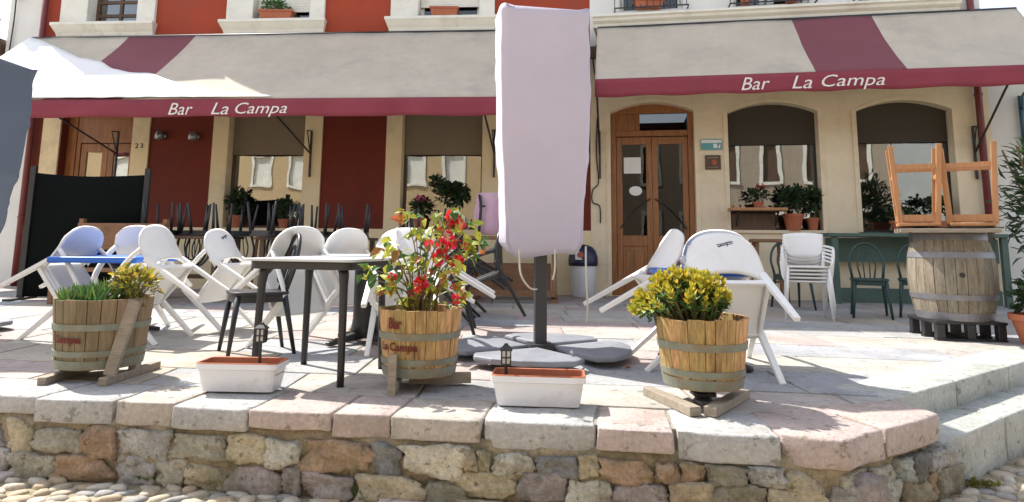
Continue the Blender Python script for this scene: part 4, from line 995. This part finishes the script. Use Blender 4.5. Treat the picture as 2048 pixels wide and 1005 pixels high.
# ---- stack of armchairs (another model) ; faces -Y (toward the viewer)
def make_stack_chair(label):
    t = thing('stacking_chair', label, 'chair', group='stacked white armchairs'); mm = 'white_resin'
    bm = B(); grid(bm, lambda u, v: Vector(((u - .5) * .43, -.21 + .42 * v, .44 - .018 * math.sin(math.pi * v))), 8, 8); link('seat', bm, mm, t, smooth=True, solid=.018)
    bm = B()
    def bf(u, v):
        a = 2 * u - 1; hw = .215 + .012 * v - (.05 * (1 - v / .3) ** 2 if v < .3 else 0); z = .56 + .26 * v + (.02 * (1 - a * a) if v > .9 else 0) - (.03 * (1 - a * a) if v < .1 else 0)
        return Vector((a * hw, .235 + .06 * v - .02 * (1 - a * a) * -1, z))
    grid(bm, bf, 14, 10); link('backrest', bm, mm, t, smooth=True, solid=.016)
    for s in (-1, 1):
        bm = B(); tube(bm, [(s * .215, .225, .62), (s * .205, .21, .45), (s * .225, .29, 0)], [.015, .016, .012], 8); link('leg', bm, mm, t, smooth=True)
        bm = B(); tube(bm, [(s * .215, -.19, .44), (s * .25, -.25, 0)], [.017, .012], 8); link('leg', bm, mm, t, smooth=True)
        bm = B(); tube(bm, spline([(s * .225, -.18, .43), (s * .26, -.2, .5), (s * .272, -.17, .64), (s * .262, 0, .665), (s * .225, .24, .68)], 5), .014, 8); link('armrest', bm, mm, t, smooth=True)
    return t
sc = make_stack_chair('white armchair at the bottom of the stack near the bar window'); sc.location = (3.50, 7.72, 0); sc.rotation_euler = (0, 0, R(-19))
nm = ['second from the bottom', 'third from the bottom', 'third from the top', 'second from the top', 'topmost']
nm = nm[:2] + nm[3:]
for k in range(4):
    z = .042 * (k + 1); y = -.012 * (k + 1)
    dup(sc, (3.50, 7.72 + y, z), (0, 0, R(-19)), 'white armchair ' + nm[k] + ' in the stack near the bar window')

# ---- big barrel on a crate, boards and upturned stools
bx_, by_ = 4.22, 6.22
t = thing('black_crate', 'low black slatted crate under the big wine barrel', 'crate', (bx_, by_, 0), R(-8)); bm = B()
bx(bm, -.30, .30, -.28, .28, .15, .175)
link('deck', bm, 'black_resin', t, bevel=.004)
for sx in (-1, 0, 1):
    for sy in (-1, 0, 1): bm = B(); bx(bm, sx * .255 - .035, sx * .255 + .035, sy * .24 - .035, sy * .24 + .035, .02, .149); link('foot', bm, 'black_resin', t, bevel=.006)
for sy in (-1, 0, 1): bm = B(); bx(bm, -.295, .295, sy * .24 - .035, sy * .24 + .035, .001, .02); link('runner', bm, 'black_resin', t)
t = thing('wine_barrel', 'big weathered wooden wine barrel with grey hoops at the right', 'barrel', (bx_, by_, .175), R(20)); Hb = .80
rad = lambda z: .295 + .068 * math.sin(math.pi * max(0, min(1, z / Hb))) ** .9
bm = B(); n = 26
for k in range(n):
    a0, a1 = 2 * math.pi * k / n + .006, 2 * math.pi * (k + 1) / n - .006; dr_ = random.uniform(-.002, .002); Z = [Hb * q / 12 for q in range(13)]
    V_ = [[bm.verts.new(((rad(z) + dr_) * math.cos(a), (rad(z) + dr_) * math.sin(a), z)) for a in (a0, (a0 + a1) / 2, a1)] for z in Z]
    W_ = [[bm.verts.new(((rad(z) - .03) * math.cos(a), (rad(z) - .03) * math.sin(a), z)) for a in (a0, a1)] for z in Z]
    for i in range(12):
        for j in range(2): bm.faces.new((V_[i][j], V_[i][j + 1], V_[i + 1][j + 1], V_[i + 1][j]))
        bm.faces.new((V_[i][0], V_[i + 1][0], W_[i + 1][0], W_[i][0])); bm.faces.new((V_[i][2], W_[i][1], W_[i + 1][1], V_[i + 1][2]))
    bm.faces.new((V_[12][0], V_[12][1], V_[12][2], W_[12][1], W_[12][0]))
bmesh.ops.recalc_face_normals(bm, faces=bm.faces[:]); link('staves', bm, 'barrel', t, smooth=False)
bm = B(); lathe(bm, [(.26, .03), (.27, Hb - .03)], 24); lathe(bm, [(.28, .2), (.33, .4), (.28, .6)], 24); link('head', bm, 'barrel', t)
for zc, hh in ((.04, .07), (.215, .05), (.60, .055), (.765, .06)):
    bm = B(); lathe(bm, [(rad(zc - hh / 2) - .002, zc - hh / 2), (rad(zc - hh / 2) + .006, zc - hh / 2), (rad(zc + hh / 2) + .006, zc + hh / 2), (rad(zc + hh / 2) - .002, zc + hh / 2)], 40, cap=False); link('hoop', bm, 'barrel_hoop', t)
bm = B(); an = R(-131); lathe(bm, [(.023, -.004), (.023, .005), (.001, .006)], 14); link('bung_hole', bm, 'iron', t, loc=(rad(.42) * math.cos(an), rad(.42) * math.sin(an), .42), rot=(R(90), 0, an + R(90)))
t = thing('board_top', 'weathered boards laid flat over the big wine barrel', 'tabletop', (4.10, 6.06, .978), R(-30))
for k in range(3): bm = B(); bx(bm, -.38 - .02 * k, .38, -.30 + k * .2, -.105 + k * .2, 0, .035 + .003 * k); link('board', bm, 'grey_wood', t, bevel=.004)
bm = B(); bx(bm, -.40, .44, .02, .1, .043, .056); link('board', bm, 'green_paint', t)
for s in (-1, 1):
    bm = B(); beam(bm, (s * .30, -.26, -.002), (s * .30, -.26, -.09), .03, .04); link('bracket', bm, 'iron', t)
def stool(label, x, y, z, rz, wt, wb):
    t = thing('bar_stool', label, 'stool', (x, y, z), R(rz), 'wooden bar stools upturned on the barrel boards'); Hs = .76
    bm = B(); bx(bm, -.17, .17, -.16, .16, 0, .03); link('seat', bm, 'orange_wood', t, bevel=.006)
    for sx in (-1, 1):
        for sy in (-1, 1): bm = B(); beam(bm, (sx * wb, sy * .12, .031), (sx * wt, sy * .165, Hs), .042, .042, (0, 1, 0)); link('leg', bm, 'orange_wood', t, bevel=.003)
    bm = B(); f = lambda q: (wb + (wt - wb) * q, .12 + .045 * q)
    for q, hh in ((.06, .06), (.72, .045)):
        a, b = f(q); zz = .031 + (Hs - .031) * q
        for sy in (-1, 1): bm = B(); bx(bm, -a + .02, a - .02, sy * b - .012, sy * b + .012, zz - hh / 2, zz + hh / 2); link('rail', bm, 'orange_wood', t)
    for q, hh in ((.06, .055), (.60, .04)):
        a, b = f(q); zz = .031 + (Hs - .031) * q
        for sx in (-1, 1): bm = B(); bx(bm, sx * a - .012, sx * a + .012, -b + .02, b - .02, zz - hh / 2, zz + hh / 2); link('rail', bm, 'orange_wood', t)
    return t
stool('wooden bar stool upturned on the barrel, left one of the pair', 3.86, 6.10, 1.038, -27, .195, .15)
stool('wooden bar stool upturned on the barrel, right one of the pair', 4.26, 5.93, 1.038, -36, .205, .17)

# ---- bar front furniture
t = thing('window_counter', 'green painted counter bench along the bar wall under the right window', 'counter', FR(4.9, -.30), AR)
bm = B(); bx(bm, -1.2, 1.3, -.22, .22, 1.0, 1.05); link('counter_top', bm, 'green_paint', t, bevel=.004)
bm = B(); bx(bm, -1.15, 1.25, .1, .16, .62, .98); bx(bm, -1.15, 1.25, .1, .16, .0, .22); link('backboard', bm, 'green_paint', t)
for x in (-1.1, .05, 1.2): bm = B(); bx(bm, x - .04, x + .04, -.18, -.10, 0, .999); link('leg', bm, 'green_paint', t)
t = thing('dark_fill_box', 'stand-in box for the dark area on the bar window sill under the orange shelf', 'box', FR(2.72, .06, 1.101), AR)  # made-up box, added to fill the dark area below the shelf
bm = B(); bx(bm, -.33, .33, -.09, .09, 0, .26); link('body', bm, 'dark_wood', t, bevel=.01)
bm = B(); bx(bm, -.34, .34, -.10, .10, .261, .28); link('lid', bm, 'iron', t, bevel=.004)
t = thing('wall_shelf', 'orange wooden shelf jutting from the left bar window', 'shelf', FR(2.75, -.15, 1.40), AR)
bm = B(); bx(bm, -.43, .43, -.2, .2, 0, .045); link('board', bm, 'orange_wood', t, bevel=.004)
for s in (-1, 1): bm = B(); beam(bm, (s * .3, .14, -.002), (s * .3, .14, -.24), .03, .03); beam(bm, (s * .3, -.12, -.01), (s * .3, .12, -.23), .025, .025); link('bracket', bm, 'iron', t)
t = thing('bar_stool', 'dark wooden bar stool standing under the shelf left of the white chair stack', 'stool', FR(2.8, -.62), AR)
bm = B(); bx(bm, -.24, .24, -.2, .2, .90, .95); link('seat', bm, 'old_wood', t, bevel=.01)
for sx in (-1, 1):
    for sy in (-1, 1): bm = B(); beam(bm, (sx * .18, sy * .14, .9), (sx * .22, sy * .18, 0), .045, .045); link('leg', bm, 'old_wood', t)
bm = B(); bx(bm, -.19, .19, -.175, -.15, .3, .34); link('rail', bm, 'old_wood', t)
# ================================================================== PLANTS
def pot(bm_or_t, r1, r2, h, mm='terracotta', parent=None):
    bm = B(); lathe(bm, [(r1, 0), (r2, h * .8), (r2 * 1.1, h * .8), (r2 * 1.12, h), (r2 * .98, h), (r2 * .95, h * .85), (.005, h * .85)], 24); return link('pot', bm, mm, parent, smooth=False)
def bushy(parent, c, rx, ry, rz_, n, L, mm, zb=.3, W=.5, name='foliage', seed=1):
    rs = random.getstate(); random.seed(seed); bm = B(); c = Vector(c)
    for _ in range(n):
        d = rdir(zb * .5); q = random.uniform(.35, 1.0); cl = 1 + .25 * noise.noise(d * 2.5 + c)
        p = c + Vector((d.x * rx, d.y * ry, d.z * rz_)) * q * cl
        leaf(bm, p, (d + rdir() * .8 + Vector((0, 0, zb))), rdir(.8), L * random.uniform(.6, 1.2), L * W * random.uniform(.7, 1.2), .2, .25)
    random.setstate(rs); return link(name, bm, mm, parent)
def potted(nm, label, loc, pr, ph, foli, cat='potted plant', pm='terracotta', box_=None):
    t = thing(nm, label, cat, loc)
    if box_:
        bm = B(); L_, W_, H_ = box_; v = [bm.verts.new(p) for p in ((-L_ * .43, -W_ * .4, 0), (L_ * .43, -W_ * .4, 0), (L_ * .43, W_ * .4, 0), (-L_ * .43, W_ * .4, 0), (-L_ / 2, -W_ / 2, H_), (L_ / 2, -W_ / 2, H_), (L_ / 2, W_ / 2, H_), (-L_ / 2, W_ / 2, H_))]
        for f in ((3, 2, 1, 0), (0, 1, 5, 4), (1, 2, 6, 5), (2, 3, 7, 6), (3, 0, 4, 7)): bm.faces.new([v[i] for i in f])
        bx(bm, -L_ / 2 - .012, L_ / 2 + .012, -W_ / 2 - .012, W_ / 2 + .012, H_ * .82, H_ + .004); link('trough', bm, pm, t, bevel=.004)
    else: pot(None, pr * .7, pr, ph, pm, t)
    for k, (c, rr, n, L, mm) in enumerate(foli): bushy(t, c, rr[0] * .88, rr[1] * .88, rr[2] * .9, n, L * .9, mm, seed=k + int(abs(loc[0] * 100)))
    return t
# sill pots upstairs
potted('window_box', 'terracotta trough of trailing greenery on the middle upper sill of the red house', FL(-5.62, -.02, 4.845), 0, 0, [((-.05, 0, .26), (.30, .12, .14), 260, .09, 'leaf_green')], box_=(.62, .2, .19), cat='window box')
potted('window_box', 'bare terracotta trough on the upper sill nearest the parasol', FL(-2.50, -.02, 4.845), 0, 0, [], box_=(.50, .2, .19), cat='window box')
potted('window_box', 'terracotta trough behind the guard of the left upper window over the bar', FR(1.12, -.08, 4.9), 0, 0, [((0, 0, .25), (.24, .1, .12), 160, .08, 'leaf_green')], box_=(.5, .16, .14), cat='window box')
potted('flower_pot', 'small pot of greenery behind the middle upper window guard', FR(2.72, -.08, 4.88), .09, .14, [((0, 0, .22), (.14, .1, .1), 90, .06, 'leaf_lime')])
potted('flower_pot', 'terracotta pot at the right end of the middle upper window guard', FR(3.45, -.08, 4.88), .13, .24, [((0, 0, .32), (.14, .1, .1), 90, .06, 'leaf_green')])
for k, (s_, lb) in enumerate(((2.98, 'pale bottle left of the pair behind the middle upper window guard'), (3.12, 'pale bottle right of the pair behind the middle upper window guard'))):
    t = thing('bottle', lb, 'bottle', FR(s_, -.07, 4.88), 0, 'pale bottles on the upper sill'); bm = B(); lathe(bm, [(.04, 0), (.045, .02), (.045, .14), (.015, .2), (.015, .25)], 14); link('glass_body', bm, 'ceramic', t, smooth=True)
# ground floor window plants
potted('potted_plant', 'leafy plant in a terracotta pot in the first big window of the red house', FL(-6.18, .05, 1.07), .11, .22, [((0, 0, .45), (.17, .13, .25), 170, .12, 'leaf_dark')])
potted('potted_plant', 'second dark plant at the right side of the first big window', FL(-5.30, .06, 1.07), .09, .16, [((0, 0, .33), (.2, .12, .18), 150, .10, 'leaf_dark')])
potted('potted_plant', 'dark tree-like plant in the window left of the parasol', FL(-2.3, .05, 1.07), .12, .2, [((0, 0, .62), (.30, .13, .22), 300, .12, 'leaf_dark'), ((-.28, 0, .8), (.14, .1, .14), 90, .1, 'leaf_dark')])
potted('potted_plant', 'dark plant with a pink bloom at the left of the window beside the parasol', FL(-2.85, .05, 1.07), .11, .2, [((0, 0, .38), (.2, .12, .17), 180, .1, 'leaf_dark'), ((0, -.08, .52), (.1, .05, .06), 40, .06, 'petal_pink')])
potted('potted_plant', 'bushy dark plant in a red pot on the left bar window sill', FR(3.33, .0, 1.1), .15, .26, [((0, 0, .5), (.26, .14, .22), 380, .1, 'leaf_dark')])
potted('potted_plant', 'dark plant squeezed at the right side of the left bar window', FR(3.64, .06, 1.1), .09, .2, [((0, 0, .48), (.17, .12, .22), 240, .1, 'leaf_dark')])
potted('potted_plant', 'small reddish plant standing on the orange wooden shelf', FR(2.78, -.14, 1.446), .08, .1, [((0, 0, .22), (.18, .12, .13), 150, .08, 'leaf_dark'), ((.04, -.04, .34), (.08, .05, .04), 30, .05, 'petal')])
potted('potted_plant', 'small plant in a terracotta pot on the green counter', FR(4.85, -.2, 1.05), .15, .2, [((0, 0, .28), (.2, .14, .12), 170, .09, 'leaf_dark')])
potted('potted_plant', 'round dark plant on the counter behind the upturned stools', FR(5.4, -.1, 1.05), .12, .2, [((0, 0, .42), (.22, .14, .2), 220, .1, 'leaf_dark')])
# shrub at far right
t = thing('oleander_shrub', 'tall dark leafy shrub with pink blooms at the far right edge', 'shrub', (6.12, 7.25, 0))
pot(None, .2, .28, .36, 'dark_wood', t)
bm = B()
for k in range(9):
    a = k * 2.4; tube(bm, spline([(0, 0, .3), (.12 * math.cos(a), .12 * math.sin(a), 1.0), (.4 * math.cos(a), .4 * math.sin(a), 1.9 + .1 * (k % 3))], 4), .012, 5)
link('stem', bm, 'stem', t)
bushy(t, (.1, 0, 1.35), .52, .45, .95, 1500, .17, 'leaf_dark', .3, .22, seed=77)
bushy(t, (.15, -.1, 1.5), .5, .4, .8, 300, .17, 'leaf_green', .3, .2, seed=78)
bushy(t, (-.12, -.15, 2.15), .14, .12, .12, 18, .06, 'petal_pink', .3, .8, 'blossom', seed=79)
t = thing('flower_pot', 'orange terracotta pot cut by the right edge beside the barrel', 'flower pot', (4.62, 5.72, 0))
pot(None, .14, .20, .27, 'terracotta', t); bushy(t, (0.05, 0, .42), .24, .2, .18, 320, .1, 'leaf_dark', seed=5)
t = thing('wall_lamp', 'dark blue iron bracket lamp on the white wall at the far right', 'lamp', FR(6.75, -.0, 3.0), AR)
bm = B(); tube(bm, spline([(0, -.02, 0), (-.15, -.35, .15), (-.2, -.7, .1), (-.05, -.8, -.15)]), .02, 8); tube(bm, [(0, -.02, -.5), (-.15, -.6, .1)], .016, 8); bx(bm, -.04, .04, -.02, .0, -.6, .2); link('bracket', bm, 'chrome_blue', t, smooth=True)
bm = B(); lathe(bm, [(.1, -.45), (.15, -.2), (.05, -.14)], 8, (-.05, -.8, 0)); link('lantern_head', bm, 'chrome_blue', t)

# yellow-green shrub in the right tub : upright rosettes
def shrub_rosettes():
    t = thing('yellow_shrub', 'dense yellow green shrub spilling over the left rim of the right tub', 'shrub', (1.035, 3.56, .42)); random.seed(4)
    A, Bm, St = B(), B(), B(); Cc = B()
    for k in range(210):
        a = random.uniform(0, 2 * math.pi); rr = math.sqrt(random.random()); x = -.09 + .26 * rr * math.cos(a); y = .21 * rr * math.sin(a) * 1.0
        if x < -.25: x *= 1.05
        top = .15 + .10 * (1 - rr * rr) + random.uniform(-.03, .035) - max(0, -x - .2) * .55
        if x > .1: top *= .8
        base = Vector((x * .55, y * .55, 0)); tip = Vector((x, y, top)); tube(St, [base, base.lerp(tip, .5) + Vector((0, 0, .02)), tip], .004, 4, cap=False)
        ax = (tip - base).normalized()
        for lvl in range(3):
            p = tip - ax * lvl * .026; nL = 6
            for j in range(nL):
                b = j * 2 * math.pi / nL + lvl * .5; s = ax.orthogonal().normalized(); q = s * math.cos(b) + ax.cross(s) * math.sin(b)
                d = q * (.5 + .35 * lvl) + ax * (1.0 - .2 * lvl)
                tgt = (A if random.random() < .45 else Bm) if lvl < 2 else (Cc if random.random() < .75 else A)
                leaf(tgt, p, d, ax + q * .2, random.uniform(.030, .046), random.uniform(.013, .019), .15, -.1)
        for _ in range(5): pz_ = base.lerp(tip, random.uniform(.1, .8)); leaf(Cc, pz_, rdir(.5), rdir(1), .045, .016)
    link('stem', St, 'stem', t); link('lime_leaf', A, 'leaf_lime', t); link('yellow_leaf', Bm, 'leaf_yellow', t); link('green_leaf', Cc, 'leaf_green', t)
shrub_rosettes()
# spiky plants in the left tub
random.seed(8)
t = thing('spiky_plant', 'bed of short spiky green plants filling the left tub', 'plant', (-2.54, 4.1, .42)); G, W_ = B(), B()
for k in range(70):
    x = random.uniform(-.23, .12); y = random.uniform(-.2, .2)
    if x * x + y * y > .056: continue
    for j in range(9):
        d = rdir(1.5); leaf(G if random.random() < .85 else W_, (x, y, 0), d, rdir(.2), random.uniform(.09, .17) * (1.15 if x > -.05 else .9), .016, .3, .05)
link('blade', G, 'leaf_green', t); link('pale_blade', W_, 'leaf_olive', t)
t = thing('yellow_shrub', 'small olive yellow shrub at the right side of the left tub', 'shrub', (-2.39, 4.1, .42))
bm = B()
for k in range(12): a = k * 2.4; tube(bm, [(0, 0, 0), (.12 * math.cos(a), .1 * math.sin(a), .12 + .01 * k)], .004, 5)
link('stem', bm, 'stem', t); bushy(t, (.02, 0, .12), .15, .13, .11, 230, .05, 'leaf_olive', .5, .5, seed=3); bushy(t, (.03, 0, .14), .15, .13, .10, 130, .05, 'leaf_yellow', .5, .5, seed=6)
bm = B(); bushy_ = None; bm.free()
# red begonia
random.seed(12)
t = thing('red_flowering_plant', 'tall open plant with clusters of red flowers and lime leaves in the middle tub', 'plant', (-.53, 3.88, .42))
St, LA, LB_, LC, PT = B(), B(), B(), B(), B()
def PXY(px, py, Y=3.88):   # scale of the picture at the tub : metres from its middle
    return Vector(((px - 845) * Y / 1280, 0, (600 - py) * Y / 1280))
tips = [(812, 408), (838, 425), (870, 415), (905, 415), (938, 430), (948, 462), (925, 470), (890, 440), (858, 448), (828, 455), (800, 470), (772, 492), (760, 515), (748, 530), (780, 545), (812, 515),
        (842, 500), (870, 480), (900, 495), (925, 500), (945, 480), (855, 540), (885, 545), (915, 560), (790, 575), (830, 575), (862, 580), (905, 585), (780, 470), (848, 470), (795, 520), (925, 440), (880, 520), (840, 540), (818, 490), (905, 530), (872, 560), (800, 550)]
for (px_, py_) in tips:
    p = PXY(px_, py_); p.y = random.uniform(-.16, .16); b = Vector((random.uniform(-.06, .06) + p.x * .15, random.uniform(-.05, .05), -.01))
    mid = b.lerp(p, .5) + Vector((p.x * -.1, 0, .05)); pts = spline([b, mid, p], 5); tube(St, pts, [.006 - .004 * i / 10 for i in range(len(pts))], 5, cap=False)
    for _ in range(6):
        q = p + rdir() * .045; tgt = random.choices([LA, LB_, LC], [.55, .17, .28])[0]
        leaf(tgt, q, (rdir(-.1) + Vector((p.x * 2, -.3, 0))), rdir(1.0) + Vector((0, -.6, .3)), random.uniform(.055, .095), random.uniform(.036, .058), .15, .3)
    for _ in range(2):
        q = pts[random.randint(4, 9)]; leaf(random.choice([LA, LC, LA]), q, rdir(.1), rdir(1), random.uniform(.04, .07), .03, .15, .3)
def bloom(px_, py_, r_, y=-.1):
    c = PXY(px_, py_); c.y = y + random.uniform(-.03, .03)
    for k in range(int(22 * r_ / .04)):
        d = rdir(.1); q = c + d * r_ * .55
        n0 = len(PT.verts); leaf(PT, q, d + rdir() * .4, rdir(), r_ * random.uniform(.6, .85), r_ * .95, .3, .3)
for a in ((907, 415, .045), (915, 428, .042), (888, 470, .042), (885, 492, .045), (912, 498, .034), (918, 498, .03), (850, 540, .04), (845, 548, .032), (917, 568, .03), (910, 462, .036), (862, 465, .022), (898, 448, .024), (792, 530, .024), (908, 548, .022), (880, 440, .02), (930, 470, .02), (830, 560, .018)): bloom(*a)
link('stem', St, 'stem', t); link('lime_leaf', LA, 'leaf_lime', t); link('rusty_leaf', LB_, 'leaf_rust', t); link('green_leaf', LC, 'leaf_green', t); link('blossom', PT, 'petal', t)
# weeds at the wall foot
for (x, y, n, lb, L_, mt_) in ((-1.73, 3.46, 90, 'low green weed at the wall foot below the left planter box', .06, 'leaf_green'), (-.74, 3.29, 7, 'broad leaved weed growing at the wall foot below the red flowers', .12, 'leaf_green'),
                       (.30, 3.13, 60, 'green weed at the wall foot below the right planter box', .05, 'leaf_green'), (2.42, 3.50, 50, 'tuft of weed at the foot of the lower step', .05, 'leaf_olive'), (1.0, 3.01, 30, 'small weed at the wall foot below the yellow shrub', .05, 'leaf_olive')):
    t = thing('weed', lb, 'weed', (x, y, SZ), 0, 'weeds along the wall foot'); bm = B()
    for _ in range(n): d = rdir(.9); leaf(bm, (random.gauss(0, .045 if n > 10 else .015), random.gauss(0, .012), 0.0), d, rdir(.3), L_ * random.uniform(.6, 1.2), L_ * .35, .2, .2)
    link('foliage', bm, mt_, t)
# a few dry leaves
for (x, y, lb) in ((-.05, 4.15, 'dry brown leaf on the paving left of the parasol base'), (.77, 4.45, 'dry curled leaf on the paving beside the tipped chair leg')):
    t = thing('dry_leaf', lb, 'leaf', (x, y, .006), 0, 'dry leaves on the paving'); bm = B(); leaf(bm, (0, 0, 0.004), (1, .2, .1), (0, 0, 1), .05, .035, .4, -.1); link('blade', bm, 'leaf_rust', t, solid=.002)

# cycles settings
S.render.engine = 'CYCLES'; S.cycles.max_bounces = 6; S.cycles.transparent_max_bounces = 10
